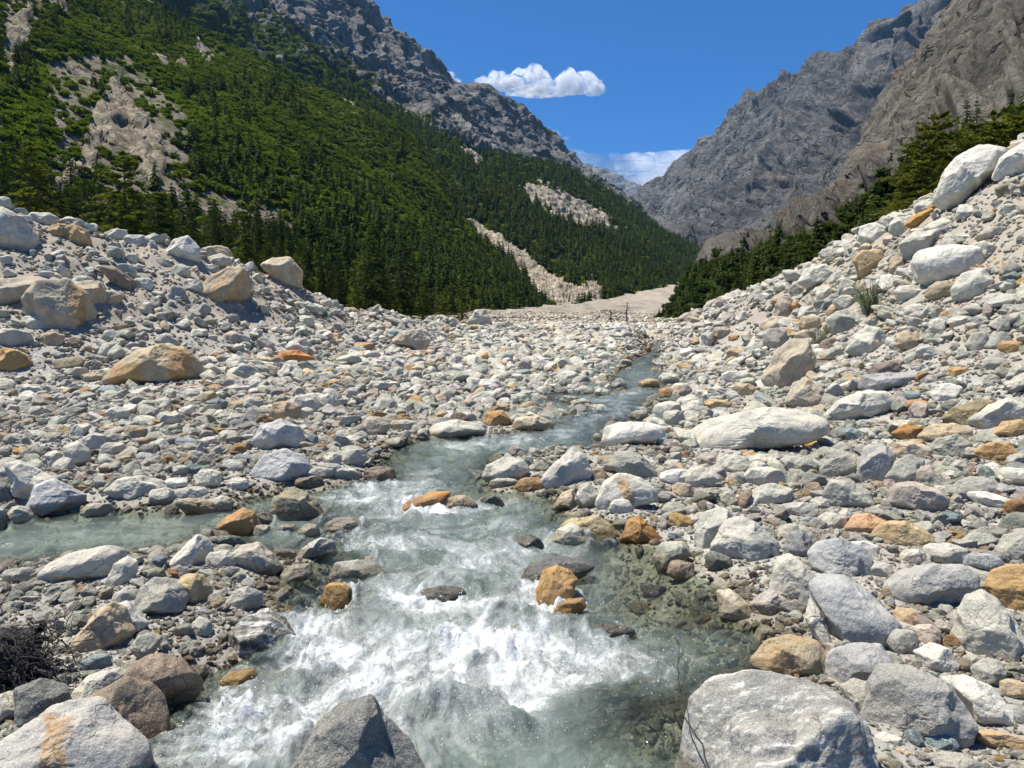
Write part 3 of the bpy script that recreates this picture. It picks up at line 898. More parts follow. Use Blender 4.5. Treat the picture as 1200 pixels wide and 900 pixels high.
def boulder(outline, code, depth=0.8, seed=0, stain=None, wet=None, sink=0.10, flat=None, col=None, facets=(0.64, 0.98), y_at=None, patch=None, drop=0.0, band=None, streak=0.0):
    g = np.random.default_rng(1000 + seed)
    o = np.array(outline, float)
    x0, x1, y0, y1 = o[:, 0].min(), o[:, 0].max(), o[:, 1].min(), o[:, 1].max()
    cx, cy = (x0 + x1) / 2, (y0 + y1) / 2
    wp, hp = x1 - x0, y1 - y0
    hx, hy, hz = hit_ground(cx, min(y1 - 0.10 * hp, 965) if y_at is None else y_at)
    hw = hit_water(cx, min(y1 - 0.10 * hp, 965)) if y_at is None else None
    if hw is not None:
        hx, hy, hz = hw
    sc0 = hy / FPX
    # radial outline
    K = 180
    ph = np.linspace(-np.pi, np.pi, K, endpoint=False)
    Rr = np.zeros(K)
    n = len(o)
    qx, qy = o[:, 0] - cx, -(o[:, 1] - cy)
    for i, a in enumerate(ph):
        dx, dy = math.cos(a), math.sin(a)
        best = 0
        for k in range(n):
            ax, ay, bx, by = qx[k], qy[k], qx[(k + 1) % n], qy[(k + 1) % n]
            ex, ey = bx - ax, by - ay
            den = dx * ey - dy * ex
            if abs(den) < 1e-9: continue
            t = (ax * ey - ay * ex) / den
            s_ = (ax * dy - ay * dx) / den
            if t > 0 and -1e-6 <= s_ <= 1 + 1e-6: best = max(best, t)
        Rr[i] = best
    ker = np.array([0.05, 0.12, 0.2, 0.26, 0.2, 0.12, 0.05])
    pad = np.concatenate([Rr[-3:], Rr, Rr[:3]])
    Rr = np.convolve(pad, ker, "valid")
    Rr *= 1.035
    if hw is not None:                       # the part under the water goes deeper
        Rr = Rr * (1 + 0.30 * np.clip(-np.sin(ph), 0, 1))
    else:
        Rr = Rr * (1 + 0.16 * np.clip(-np.sin(ph), 0, 1))
    D = depth * math.sqrt(wp * hp) * sc0 * 0.5
    b = raydir(cx, cy)
    dy_ = hy + D * 0.55
    sc = dy_ / FPX
    C = P(cx, cy, dy_)
    C = C - np.array([0, 0, (drop + (0.22 if code == 'K' else 0.0)) * hp * sc])
    f = np.array([b[0], b[1], b[2]], float); f /= np.linalg.norm(f)
    r = np.cross(f, [0, 0, 1]); r /= np.linalg.norm(r)
    u = np.cross(r, f)
    mx = max(wp, hp)
    lv = 7 if mx > 110 else 6 if mx > 42 else 5 if mx > 20 else 4
    v, fc = ico(lv)
    q = facet_radius(v, g, 17, facets[0], facets[1], 0.016)
    q = np.clip(q, 0.6, 1.05)
    z = v[:, 2]
    q = 1 - (1 - q) * np.clip(np.abs(z) * 2.2, 0.22, 1)
    rho = np.hypot(v[:, 0], v[:, 1])
    phi = np.arctan2(v[:, 1], v[:, 0])
    rr = np.interp(phi, np.append(ph, np.pi), np.append(Rr, Rr[0])) * sc
    pl = rho * rr * q
    loc = r[None] * (pl * np.cos(phi))[:, None] + u[None] * (pl * np.sin(phi))[:, None] + f[None] * (-z * D * q)[:, None]
    size = math.sqrt(wp * hp) * sc
    nz = v * np.array([1.0, 1.0, 1.0]) * 1.0
    amp = fbm(nz * 1.7 + seed * 3.1, 5, 0.55) * 0.065 + (ridged(nz * 2.6 + seed, 5, 0.55) * 0.028 + (fbm(nz * 9 + seed, 4, 0.6) * 0.020 if lv >= 5 else 0)) * (0.5 if mx > 90 else 0.8)
    dirn = loc / (np.linalg.norm(loc, axis=1)[:, None] + 1e-9)
    loc = loc + dirn * (amp * size * 0.62)[:, None]
    # origin at the base
    base = np.array([C[0], C[1], (C + loc)[:, 2].min()])
    vert = C + loc - base
    at = {}
    if patch:
        ax, ay = proj(C + loc)
        pm = np.zeros(len(v))
        jx = fbm(v * 2.6 + 3, 4) * wp * 0.09
        ax, ay = ax + jx, ay + fbm(v * 2.6 + 13, 4) * hp * 0.09
        for pg in patch:
            pm = np.maximum(pm, sstep(-0.07, 0.05, sdist(pg, ax, ay) / (wp + hp)))
        at["patch"] = pm * (v[:, 2] > -0.25) * 1.0
    me = mesh_np("boulder", vert, fc, [M_ROCK], True, at)
    ob = link("boulder", me, None, base)
    cc, st, bd, cn = PAL[code]
    ob["streak"] = float(streak)
    cc = np.array(col if col is not None else cc) * g.uniform(0.90, 1.08)
    ob["col"] = [float(x) for x in cc]
    ob["stain"] = float(st if stain is None else stain)
    ob["band"] = float(bd if band is None else band)
    sdv = float(stream_sd(np.array(hx), np.array(hy)))
    ob["shore"] = float(1.0 if (sdv > -0.25 if wet is None else wet) else 0.0)
    ob["category"] = "boulder"
    placed.append((cx, cy, wp / 2, hp / 2, ob, code, base[0], base[1], size))
    return ob


def B(ol, code, label=None, ref=None, **kw):
    ob = boulder(ol, code, seed=len(placed), **kw)
    HERO.append((ob, label, ref, code))
    return ob
def E(cx, cy, w, h, code, label=None, ref=None, tilt=0.0, **kw):
    """A roughly oval stone, given by its box."""
    g = random.Random(int(cx * 7 + cy * 13))
    t = R(tilt)
    pts = []
    n = 9
    for i in range(n):
        a = 2 * math.pi * i / n + g.uniform(-0.2, 0.2)
        k = g.uniform(0.88, 1.06)
        x, y = math.cos(a) * w / 2 * k, math.sin(a) * h / 2 * k
        # squarer, less egg-like
        x *= 1.07 if abs(math.sin(2 * a)) > 0.8 else 1.0
        y *= 1.07 if abs(math.sin(2 * a)) > 0.8 else 1.0
        pts.append((cx + x * math.cos(t) - y * math.sin(t), cy + x * math.sin(t) + y * math.cos(t)))
    return B(pts, code, label, ref, **kw)
HERO = []
# --- the boulders one can point to in the photograph
B([(-45, 885), (0, 864), (30, 850), (60, 830), (85, 826), (118, 830), (124, 845), (136, 865), (150, 882), (164, 905), (166, 940), (-45, 950)], "W", "pale grey boulder with a broad rust orange streak down its face", "streaked boulder", stain=0.12, col=(0.46, 0.445, 0.40), facets=(0.66, 0.95), patch=[[(52, 836), (76, 840), (74, 870), (80, 915), (42, 915), (50, 870)]])
B([(94, 824), (112, 808), (150, 797), (176, 808), (187, 820), (193, 845), (190, 868), (165, 887), (142, 872), (126, 835)], "B", "brown boulder at the water's edge in front of a darker brown one", "front brown boulder", stain=0.1, facets=(0.6, 0.9))
B([(138, 797), (163, 773), (188, 766), (215, 778), (234, 805), (229, 820), (193, 840), (176, 830), (158, 806)], "B", "angular brown boulder with a dark shaded side behind its brown neighbour", "rear brown boulder", stain=0.1, facets=(0.6, 0.9))
B([(82, 822), (88, 805), (106, 790), (140, 786), (152, 796), (112, 812), (96, 830)], "W", "flat pale stone half hidden behind the two brown boulders", "flat pale stone")
B([(20, 800), (48, 795), (75, 810), (80, 830), (66, 848), (25, 850)], "D", "dark grey boulder tangled in black roots", "root-tangled boulder")
B([(-12, 812), (20, 812), (27, 825), (18, 840), (-12, 848)], "W", "small pale boulder with a yellowish underside beside the dark roots", "boulder by the roots", stain=0.3)
B([(80, 760), (100, 735), (115, 715), (132, 707), (145, 718), (152, 745), (141, 764), (115, 767), (93, 764)], "T", "tan pointed boulder standing on pebbles above the brown pair", "pointed tan boulder", stain=0.25)
B([(131, 708), (150, 705), (165, 718), (170, 735), (162, 744), (150, 746), (143, 720)], "w", "white boulder leaning against the pointed tan one", "leaning white boulder")
B([(153, 757), (163, 743), (180, 744), (190, 750), (180, 765), (168, 776)], "G")
B([(161, 700), (167, 684), (182, 675), (198, 678), (212, 690), (218, 702), (211, 716), (190, 724), (168, 716)], "G", "rounded mottled grey boulder next to a yellow one", "rounded grey boulder")
B([(204, 682), (222, 673), (238, 675), (247, 690), (243, 705), (227, 709), (214, 700)], "Y", "pale yellow boulder beside the rounded grey one", "pale yellow boulder", stain=0.15, col=(0.60, 0.46, 0.24))
B([(48, 668), (60, 655), (90, 645), (125, 643), (144, 650), (140, 668), (130, 680), (97, 685), (60, 681)], "W", "long whitish boulder lying at the edge of the side pool", "long whitish boulder")
B([(125, 680), (135, 660), (150, 653), (160, 660), (156, 685), (142, 693), (128, 690)], "W", "upright whitish boulder next to the long one by the side pool", "upright whitish boulder")
E(147, 699, 32, 22, "W", tilt=-20)
B([(197, 662), (210, 645), (230, 628), (243, 633), (250, 650), (236, 662), (215, 667)], "w", "pointed white boulder on the spit between side pool and rapids", "pointed white boulder")
E(258, 657, 38, 24, "W")
B([(269, 652), (285, 637), (302, 635), (320, 650), (328, 668), (315, 677), (295, 669)], "T", "buff mottled boulder on the spit beside the rapids", "buff boulder", stain=0.1, col=(0.46, 0.42, 0.34))
B([(263, 706), (275, 692), (290, 688), (308, 697), (306, 710), (285, 716), (267, 713)], "G", "oval grey stone lying alone on dark wet gravel", "oval grey stone")
B([(271, 740), (288, 722), (315, 713), (335, 725), (346, 750), (335, 767), (305, 777), (280, 772)], "S", "dark boulder with swirling pale bands at the rapids' edge", "banded boulder", wet=False, streak=0.9, col=(0.27, 0.255, 0.215))
E(268, 635, 38, 17, "U", "blue-green flat stone behind the pointed white boulder", "blue-green flat stone")
E(235, 737, 26, 30, "W", tilt=20)
E(22, 674, 38, 20, "G", "low bluish grey stone on the bank of the side pool", "low bluish stone")
B([(253, 616), (265, 605), (285, 596), (297, 602), (308, 622), (295, 631), (270, 628)], "O", "bright orange wedge-shaped boulder in the mouth of the side pool", "orange pool boulder", wet=False, stain=0.6)
B([(318, 600), (322, 582), (340, 574), (360, 577), (375, 592), (380, 610), (350, 614), (325, 611)], "Y", "rounded olive grey boulder with rapids breaking over its side", "olive rounded boulder", col=(0.33, 0.30, 0.20), stain=0.25, wet=True)
E(308, 607, 26, 24, "K", "dark brown wet rock squeezed beside the orange pool boulder")
B([(345, 656), (354, 641), (375, 631), (390, 635), (394, 650), (381, 658)], "W", "pale boulder standing in shallow water on the spit", "spit-end pale boulder")
B([(387, 675), (394, 658), (420, 656), (442, 661), (454, 676), (430, 686), (395, 686)], "G", "broad grey boulder with water around it beside the rapids", "broad wet grey boulder")
E(434, 657, 20, 10, "P", "small orange-pink stone on top of the broad wet grey boulder")
B([(376, 704), (384, 684), (395, 682), (412, 690), (410, 708), (391, 716)], "O", "wet ochre block with a grey side standing in clear shallows", "wet ochre block", stain=0.4, wet=True, col=(0.44, 0.26, 0.06))
E(404, 617, 50, 23, "T", "rounded buff grey rock at the head of the spit", "rounded buff rock", col=(0.38, 0.35, 0.29))
E(347, 672, 40, 22, "W", tilt=-15)
E(362, 622, 26, 16, "W")
E(308, 622, 20, 16, "w")
E(337, 621, 24, 14, "P")
E(281, 795, 46, 22, "Y", "yellow stone under shallow water at the rapids' edge", "drowned yellow stone", wet=True, col=(0.42, 0.28, 0.05))
E(272, 846, 52, 24, "Y", "long amber stone under clear water near the brown pair", "drowned amber stone", wet=True, col=(0.45, 0.30, 0.08))
E(366, 783, 32, 20, "B", "reddish brown rock poking out of white rapids", "reddish rapids rock", wet=True)
B([(333, 910), (350, 880), (375, 843), (400, 824), (437, 820), (452, 842), (482, 872), (497, 910), (492, 950), (338, 950)], "D", "speckled dark grey granite boulder splitting the white rapids", "granite boulder", facets=(0.62, 0.92), col=(0.20, 0.197, 0.178), wet=False)
B([(466, 601), (478, 587), (505, 577), (530, 577), (522, 589), (500, 600)], "O", "glossy wet orange-brown ledge in the middle of the rapids", "wet orange ledge", wet=True, col=(0.50, 0.20, 0.025))
B([(508, 598), (523, 583), (545, 580), (561, 592), (552, 601)], "T", "pale beige stone just behind the wet orange ledge", "beige ledge stone", col=(0.50, 0.43, 0.32))
E(575, 588, 34, 16, "D", wet=True)
B([(630, 690), (634, 668), (650, 663), (670, 667), (679, 680), (667, 700), (650, 710), (634, 702)], "O", "rounded golden orange boulder in the stream below a dark ledge", "golden boulder", wet=False, stain=0.9, col=(0.52, 0.30, 0.07))
E(669, 713, 40, 22, "O", "low wet orange rock just below the golden boulder", tilt=-25, wet=True, col=(0.5, 0.27, 0.05))
B([(654, 618), (668, 607), (700, 605), (718, 614), (727, 628), (700, 637), (668, 634)], "Y", "wide yellowish boulder between the white pyramid stone and orange wedge", "wide yellowish boulder", stain=0.2, col=(0.46, 0.38, 0.20))
B([(640, 637), (655, 620), (668, 612), (683, 620), (692, 639), (665, 644)], "W", "small pale pyramid-shaped stone in front of the wide yellowish boulder", "pyramid stone")
B([(726, 634), (737, 610), (749, 605), (765, 618), (776, 631), (768, 637), (745, 638)], "O", "dark orange wedge boulder on the right shore of the rapids", "dark orange wedge", stain=0.5, col=(0.46, 0.20, 0.025))
E(767, 637, 16, 11, "B", wet=True)
B([(602, 682), (620, 652), (650, 640), (683, 642), (700, 655), (672, 668), (636, 692)], "K", "low wet dark ledge with water sliding over it", "wet dark ledge", wet=True)
E(617, 634, 44, 26, "K", "rounded dark rock under a film of water in the rapids", "water-filmed rock", wet=True)
E(516, 694, 68, 26, "K", "dark rock with spray on it amid the white rapids", "spray-covered rock", wet=True, depth=1.0)
B([(550, 748), (575, 728), (610, 724), (640, 734), (652, 744), (600, 756), (560, 756)], "B", "tan-brown flat rock washed by the white rapids", "washed brown rock", wet=True, col=(0.34, 0.26, 0.15), stain=0.4)
E(708, 742, 70, 26, "D", "smooth grey rock under the water beside white foam", "smooth drowned rock", wet=True)
B([(564, 560), (569, 545), (590, 536), (613, 539), (621, 551), (606, 562), (580, 568)], "W", "pale twin-topped boulder at the point where the river bends", "bend boulder")
E(590, 566, 38, 14, "W")
B([(602, 571), (610, 561), (630, 559), (641, 566), (635, 575), (610, 577)], "B", "flat rusty brown stone lapped by the river bend", "rusty brown stone", stain=0.7, wet=True, col=(0.36, 0.2, 0.06))
B([(636, 562), (645, 546), (664, 530), (672, 523), (686, 535), (693, 551), (685, 566), (660, 574), (640, 570)], "W", "big pale peaked boulder near the river bend", "peaked pale boulder", col=(0.52, 0.49, 0.43))
B([(710, 547), (720, 530), (740, 528), (760, 540), (771, 553), (766, 566), (745, 563), (724, 553)], "G", "smooth grey slanting boulder behind the orange-striped one", "slanting grey boulder")
B([(674, 586), (678, 568), (690, 566), (701, 580), (699, 596), (685, 599)], "G", "upright oval bluish grey stone by the shore", "upright oval stone")
B([(699, 592), (704, 566), (725, 556), (750, 558), (770, 573), (772, 586), (748, 592), (735, 600), (713, 602)], "W", "rounded pale boulder with a bright orange stripe on top", "orange-striped boulder", stain=0.12, patch=[[(722, 560), (735, 562), (745, 590), (733, 592)]])
B([(646, 597), (658, 578), (672, 572), (679, 586), (676, 602)], "T", "pale buff stone standing in the shallows next to the upright oval", "buff shallows stone", col=(0.50, 0.46, 0.38))
B([(705, 519), (708, 501), (725, 495), (755, 495), (776, 500), (779, 513), (760, 517), (735, 520), (714, 525)], "w", "long white flat-topped boulder on the right bank where the river narrows", "long white boulder")
E(775, 508, 24, 20, "P", "pinkish stone against the end of the long white boulder")
E(758, 517, 9, 9, "O")
B([(761, 492), (768, 475), (785, 469), (797, 472), (800, 486), (783, 495)], "W", "pale boulder with a dark base where the upper river enters", "upper river boulder")
B([(802, 530), (805, 508), (830, 492), (868, 484), (900, 477), (932, 479), (966, 490), (964, 506), (940, 517), (905, 522), (880, 524), (850, 530), (815, 536)], "W", "very large whitish sloping boulder, longest on the right bank", "longest boulder", facets=(0.7, 0.98))
B([(837, 514), (848, 500), (862, 494), (878, 505), (883, 519), (866, 529), (845, 527)], "W", "rounded pale boulder leaning on the front of the longest one", "rounded front boulder")
B([(897, 442), (910, 411), (925, 399), (944, 399), (953, 420), (949, 442), (930, 456), (908, 459)], "T", "tall tan boulder at the foot of the right-hand scree", "tall tan boulder", stain=0.15, col=(0.50, 0.43, 0.31))
B([(923, 472), (930, 450), (945, 442), (962, 455), (972, 473), (950, 479)], "T", None, None, col=(0.46, 0.41, 0.32))
B([(967, 492), (980, 472), (1005, 459), (1035, 457), (1049, 470), (1035, 483), (1010, 490), (985, 497)], "W", "long smooth pale boulder above the longest one", "long smooth boulder")
B([(993, 411), (1000, 393), (1015, 382), (1031, 385), (1040, 400), (1030, 414), (1010, 419)], "W", "white blocky boulder halfway up the scree foot", "white block")
B([(1107, 492), (1120, 478), (1145, 467), (1162, 468), (1156, 486), (1145, 504), (1120, 500)], "B", "olive brown angular boulder at the foot of the dirt slope", "olive brown boulder", col=(0.34, 0.27, 0.14))
B([(1140, 494), (1160, 475), (1180, 466), (1202, 474), (1206, 491), (1180, 502), (1155, 504)], "W", "pale boulder with an orange crown next to the olive brown one", "orange-crowned boulder", stain=0.4)
B([(1045, 509), (1060, 497), (1080, 499), (1077, 512), (1058, 517)], "O", "rust brown wedge stone on the right-hand bank of boulders", "rust wedge", stain=0.3, col=(0.44, 0.22, 0.06))
B([(1077, 514), (1090, 499), (1115, 495), (1137, 503), (1130, 518), (1095, 521)], "T", "flat cream-tan boulder behind a grey one", "cream-tan boulder", stain=0.35)
B([(1086, 530), (1100, 515), (1120, 508), (1137, 519), (1131, 533), (1105, 538)], "G", "bluish grey boulder in front of the cream-tan one", "bluish grey boulder")
B([(1144, 531), (1160, 519), (1180, 517), (1191, 530), (1176, 543), (1155, 541)], "O", "ochre orange boulder in a row at the right edge", "ochre edge boulder", stain=0.6, col=(0.42, 0.26, 0.07))
B([(1163, 512), (1175, 494), (1195, 490), (1200, 504), (1186, 516)], "Y", None, None, col=(0.46, 0.35, 0.18))
B([(1007, 562), (1012, 525), (1030, 519), (1048, 530), (1047, 547), (1035, 568), (1018, 569)], "W", "upright buff-white block with a shaded brown side", "upright block", stain=0.15, col=(0.50, 0.47, 0.42))
B([(1039, 535), (1050, 520), (1072, 515), (1089, 526), (1083, 537), (1055, 541)], "T", "cream flat-topped boulder next to the upright block", "cream boulder", col=(0.54, 0.47, 0.35))
B([(1040, 561), (1050, 541), (1065, 532), (1081, 538), (1079, 551), (1060, 569)], "G", "blue-grey rounded boulder in front of the cream one", "blue-grey boulder")
B([(1060, 560), (1068, 547), (1088, 545), (1096, 556), (1090, 566), (1070, 567)], "P", None, None)
B([(958, 560), (968, 541), (990, 532), (1001, 545), (996, 558), (975, 562)], "G", "grey round-topped stone with a sandy patch around it", "round-topped stone")
B([(966, 582), (975, 563), (1000, 565), (1019, 575), (1021, 593), (1000, 599), (975, 592)], "G", "rough pitted grey boulder near an orange stone", "pitted grey boulder")
B([(1045, 592), (1050, 570), (1070, 564), (1095, 571), (1107, 586), (1100, 597), (1070, 602)], "P", "pinkish white boulder with a rosy veined top", "pinkish boulder", stain=0.3)
E(1142, 572, 46, 24, "G", "light grey smooth boulder behind a white oval one", "light smooth boulder", tilt=-10)
E(1163, 587, 52, 20, "w", "white oval boulder among small grey stones at the right", "white oval boulder", tilt=12)
B([(992, 622), (1000, 605), (1018, 601), (1037, 610), (1031, 623), (1010, 627)], "O", "orange-pink wedge stone beside the sandy tan boulder", "orange-pink wedge", stain=0.4, col=(0.55, 0.33, 0.18))
B([(1025, 630), (1035, 615), (1060, 610), (1086, 622), (1091, 633), (1066, 642), (1040, 642)], "T", "sandy tan boulder above the pile of large grey ones", "sandy tan boulder", stain=0.4, col=(0.52, 0.40, 0.22))
B([(834, 642), (850, 610), (870, 604), (896, 620), (913, 633), (911, 647), (890, 661), (863, 660), (845, 652)], "W", "pale smooth boulder overlooking the clear pool", "pool-side boulder")
B([(815, 628), (825, 600), (845, 594), (859, 603), (846, 620), (836, 647), (821, 648)], "W", "bluish white boulder tucked behind the pool-side one", "tucked boulder")
B([(919, 642), (925, 625), (940, 619), (951, 632), (951, 651), (935, 659), (923, 654)], "D", "dark grey egg-shaped boulder between two pale ones", "dark egg boulder", col=(0.30, 0.30, 0.29))
B([(948, 652), (960, 638), (985, 631), (1011, 638), (1021, 656), (1016, 673), (995, 682), (970, 677), (955, 667)], "G", "large mottled grey boulder topping the near pile", "mottled top boulder", col=(0.44, 0.44, 0.42))
B([(905, 684), (909, 656), (925, 649), (945, 662), (959, 681), (951, 702), (930, 707), (911, 704)], "W", "whitish squarish boulder below the dark egg-shaped one", "squarish boulder")
B([(936, 708), (938, 695), (948, 692), (956, 706), (950, 722), (940, 722)], "D", None, None)
B([(951, 712), (951, 690), (965, 679), (990, 677), (1016, 691), (1047, 723), (1047, 741), (1020, 754), (985, 759), (964, 742)], "G", "largest smooth grey boulder of the near pile, tilted like an egg", "tilted egg boulder", col=(0.46, 0.455, 0.43), facets=(0.8, 1.05))
B([(944, 725), (948, 700), (960, 715), (972, 745), (968, 757), (953, 742)], "W", None, None)
B([(1041, 692), (1053, 675), (1090, 662), (1125, 657), (1142, 668), (1140, 686), (1115, 702), (1085, 714), (1060, 714), (1046, 704)], "G", "long grey boulder with a dark overhanging underside", "overhanging boulder", col=(0.40, 0.39, 0.36))
B([(1122, 762), (1124, 730), (1134, 705), (1150, 692), (1166, 700), (1186, 725), (1200, 749), (1192, 767), (1165, 774), (1140, 777)], "W", "tall triangular grey boulder with rusty speckles", "triangular boulder", stain=0.3)
B([(1159, 692), (1165, 672), (1185, 661), (1215, 660), (1225, 690), (1215, 718), (1195, 722), (1170, 706)], "Y", "bright orange-yellow boulder at the right edge behind the triangular one", "orange-yellow boulder", stain=0.7)
B([(1019, 852), (1021, 812), (1035, 788), (1070, 784), (1100, 795), (1122, 815), (1138, 838), (1127, 857), (1085, 871), (1043, 873)], "G", "large blocky grey-brown boulder next to the streaky slab", "blocky boulder", stain=0.25, col=(0.42, 0.40, 0.35), facets=(0.68, 0.95))
B([(790, 868), (797, 836), (815, 812), (840, 803), (868, 796), (905, 791), (935, 794), (962, 797), (987, 807), (1007, 822), (1021, 845), (1027, 876), (1045, 1010), (785, 1010), (786, 900)], "W", "huge flat slab streaked white and grey jutting into the river", "streaky slab", stain=0.16, band=0.0, streak=0.55, facets=(0.50, 0.74), col=(0.36, 0.35, 0.315), depth=1.3)
B([(966, 782), (975, 765), (1000, 755), (1030, 751), (1043, 770), (1041, 791), (1015, 802), (990, 807), (971, 797)], "G", "grey rounded boulder between tilted egg and streaky slab", "slab-side boulder", col=(0.42, 0.41, 0.39))
B([(883, 778), (900, 755), (925, 744), (955, 748), (972, 765), (970, 792), (930, 797), (893, 795)], "T", "ochre-topped dark wet boulder at the edge of the clear pool", "ochre-topped boulder", wet=True, stain=0.5, col=(0.40, 0.34, 0.22))
B([(985, 808), (1000, 795), (1022, 798), (1027, 825), (1016, 843), (998, 832)], "G")
B([(1104, 802), (1130, 794), (1160, 801), (1181, 825), (1184, 843), (1155, 852), (1128, 836)], "w", "white smooth boulder behind the blocky one, above the pebbles", "white smooth boulder")
B([(1139, 787), (1150, 773), (1168, 772), (1177, 786), (1168, 802), (1149, 804)], "G", "small grey egg-shaped stone right under the triangular boulder", "small egg stone")
B([(838, 693), (856, 691), (879, 708), (881, 723), (858, 728), (846, 723)], "T", "white-topped tan wedge at the rim of the clear pool", "white-topped wedge", stain=0.45, col=(0.56, 0.50, 0.38))
B([(879, 712), (890, 697), (905, 692), (921, 700), (925, 716), (910, 724), (889, 724)], "P", "rounded pinkish stone beside the white-topped wedge", "round pinkish stone", col=(0.48, 0.42, 0.37))
B([(764, 654), (775, 637), (800, 634), (810, 648), (797, 662), (775, 668)], "G", "grey wet-footed boulder at the top of the clear pool", "wet-footed boulder", wet=True)
E(798, 667, 34, 22, "P", "pinkish white stone standing in the clear pool", "pool pink stone", wet=True)
E(815, 648, 22, 15, "w")
E(842, 659, 34, 24, "D", None, None, tilt=15)
E(1103, 870, 38, 20, "U", "teal flat stone among pebbles under the blocky boulder", "teal stone")
E(1070, 867, 26, 22, "U", "dark slate-blue stone under the blocky boulder", "slate-blue stone", col=(0.15, 0.18, 0.19))
E(1059, 885, 26, 15, "T", "small tan pebble-like stone in front of the slate-blue one")
E(1042, 869, 36, 20, "W")
E(1118, 896, 66, 28, "G", "pale grey stone at the very bottom among pebbles", "bottom grey stone")
B([(1073, 768), (1090, 755), (1110, 757), (1121, 776), (1111, 792), (1085, 787)], "w", "white black-flecked stone left of the triangular boulder", "flecked white stone")
E(1057, 752, 40, 30, "W"); E(1085, 744, 34, 28, "P"); E(1065, 724, 38, 24, "T", col=(0.45, 0.40, 0.33)); E(1140, 775, 20, 16, "G")
B([(1170, 648), (1178, 628), (1205, 619), (1220, 640), (1212, 662), (1188, 662)], "G", "grey boulder at the right edge with a dark hollow under it", "right edge boulder")
E(1152, 660, 46, 24, "G", "flat blue-grey stone half buried in sand", "half-buried stone", col=(0.27, 0.29, 0.30))
E(1108, 650, 50, 30, "W"); E(1070, 652, 30, 20, "W"); E(1180, 755, 20, 16, "W"); E(1190, 808, 34, 22, "T"); E(1188, 838, 32, 24, "G"); E(1172, 868, 60, 24, "T"); E(1240, 800, 60, 70, "W"); E(1250, 880, 60, 50, "G")
# middle and west gravel bar
B([(297, 552), (310, 533), (335, 526), (356, 535), (364, 551), (350, 564), (320, 569), (301, 564)], "W", "big rounded pale boulder, front one of two on the left bank", "front bank boulder", col=(0.48, 0.475, 0.455))
B([(296, 517), (305, 498), (330, 491), (351, 500), (357, 515), (345, 529), (318, 531)], "W", "big pale sloping boulder just behind its rounded twin", "rear bank boulder", col=(0.50, 0.49, 0.455))
E(366, 516, 16, 18, "U", "pale turquoise stone tucked beside the pale sloping boulder")
B([(9, 541), (25, 537), (45, 551), (61, 563), (44, 592), (20, 577)], "W", "slanted slab-like boulder leaning behind the pool-bank one", "leaning slab", facets=(0.68, 0.95))
B([(35, 597), (45, 566), (65, 561), (85, 574), (98, 583), (92, 596), (70, 601), (47, 608)], "W", "angular grey boulder rising from the bank of the side pool", "pool-bank boulder", facets=(0.66, 0.92), col=(0.48, 0.475, 0.46))
B([(123, 574), (140, 560), (165, 557), (191, 565), (194, 580), (172, 589), (145, 586)], "W", "flat white boulder on the far shore of the side pool", "flat shore boulder")
E(191, 583, 34, 24, "W"); E(114, 598, 40, 20, "W"); E(224, 579, 38, 18, "W"); E(256, 592, 36, 22, "W"); E(205, 566, 30, 14, "w")
B([(74, 543), (77, 523), (92, 517), (104, 530), (103, 545), (88, 550)], "W", "pale rounded boulder casting shade on sandy gravel", "sand-bar boulder"); E(64, 539, 22, 22, "W")
E(233, 594, 52, 20, "T", "tan flat rock dipping into the side pool", "dipping tan rock", tilt=14, wet=True, col=(0.45, 0.38, 0.26))
E(6, 575, 30, 32, "D"); E(23, 605, 30, 28, "W"); E(-5, 607, 26, 30, "G"); E(228, 551, 26, 16, "U", "dark teal stone on the left gravel bar", "dark teal stone", col=(0.13, 0.17, 0.165)); E(245, 562, 30, 26, "W"); E(278, 568, 26, 18, "W")
B([(127, 447), (145, 425), (165, 410), (190, 404), (215, 406), (231, 424), (242, 446), (215, 455), (180, 454), (148, 450)], "T", "big tan dome-shaped boulder with a dark ochre flank on the left bar", "dome boulder", stain=0.15, patch=[[(196, 408), (215, 408), (225, 425), (222, 448), (200, 450)], [(130, 430), (160, 425), (165, 448), (130, 450)]], col=(0.47, 0.38, 0.24), facets=(0.7, 0.96))
B([(319, 423), (330, 411), (350, 410), (367, 420), (360, 429), (335, 430)], "O", "lone bright rust-orange stone on the grey gravel bar", "lone rust stone", col=(0.48, 0.20, 0.05), stain=0.4)
B([(-8, 425), (5, 407), (22, 411), (37, 425), (35, 436), (15, 439), (-5, 434)], "O", "ochre rounded stone below the left bank at the picture edge", "ochre edge stone", col=(0.47, 0.29, 0.07))
B([(34, 352), (50, 331), (80, 328), (100, 343), (110, 365), (98, 386), (70, 394), (44, 386)], "T", "large tan boulder undercut in the left bank, rust-streaked", "undercut tan boulder", stain=0.2, patch=[[(82, 330), (100, 338), (98, 375), (86, 375), (80, 350)]], col=(0.50, 0.43, 0.31))
B([(-30, 350), (0, 328), (40, 324), (60, 330), (48, 348), (20, 358), (-20, 362)], "T", "broad cream slab joined to the undercut tan boulder", "cream slab", col=(0.52, 0.45, 0.34))
E(100, 345, 46, 34, "T", None, None, col=(0.50, 0.44, 0.34)); E(128, 352, 30, 24, "T", None, None, col=(0.5, 0.45, 0.36)); E(60, 398, 26, 18, "T"); E(14, 396, 44, 24, "W"); E(40, 380, 34, 20, "W")
B([(-14, 258), (5, 245), (25, 255), (39, 274), (32, 294), (15, 299), (-14, 292)], "W", "large smooth whitish boulder on the crest of the left bank", "crest boulder", facets=(0.8, 1.05)); E(2, 238, 20, 16, "W")
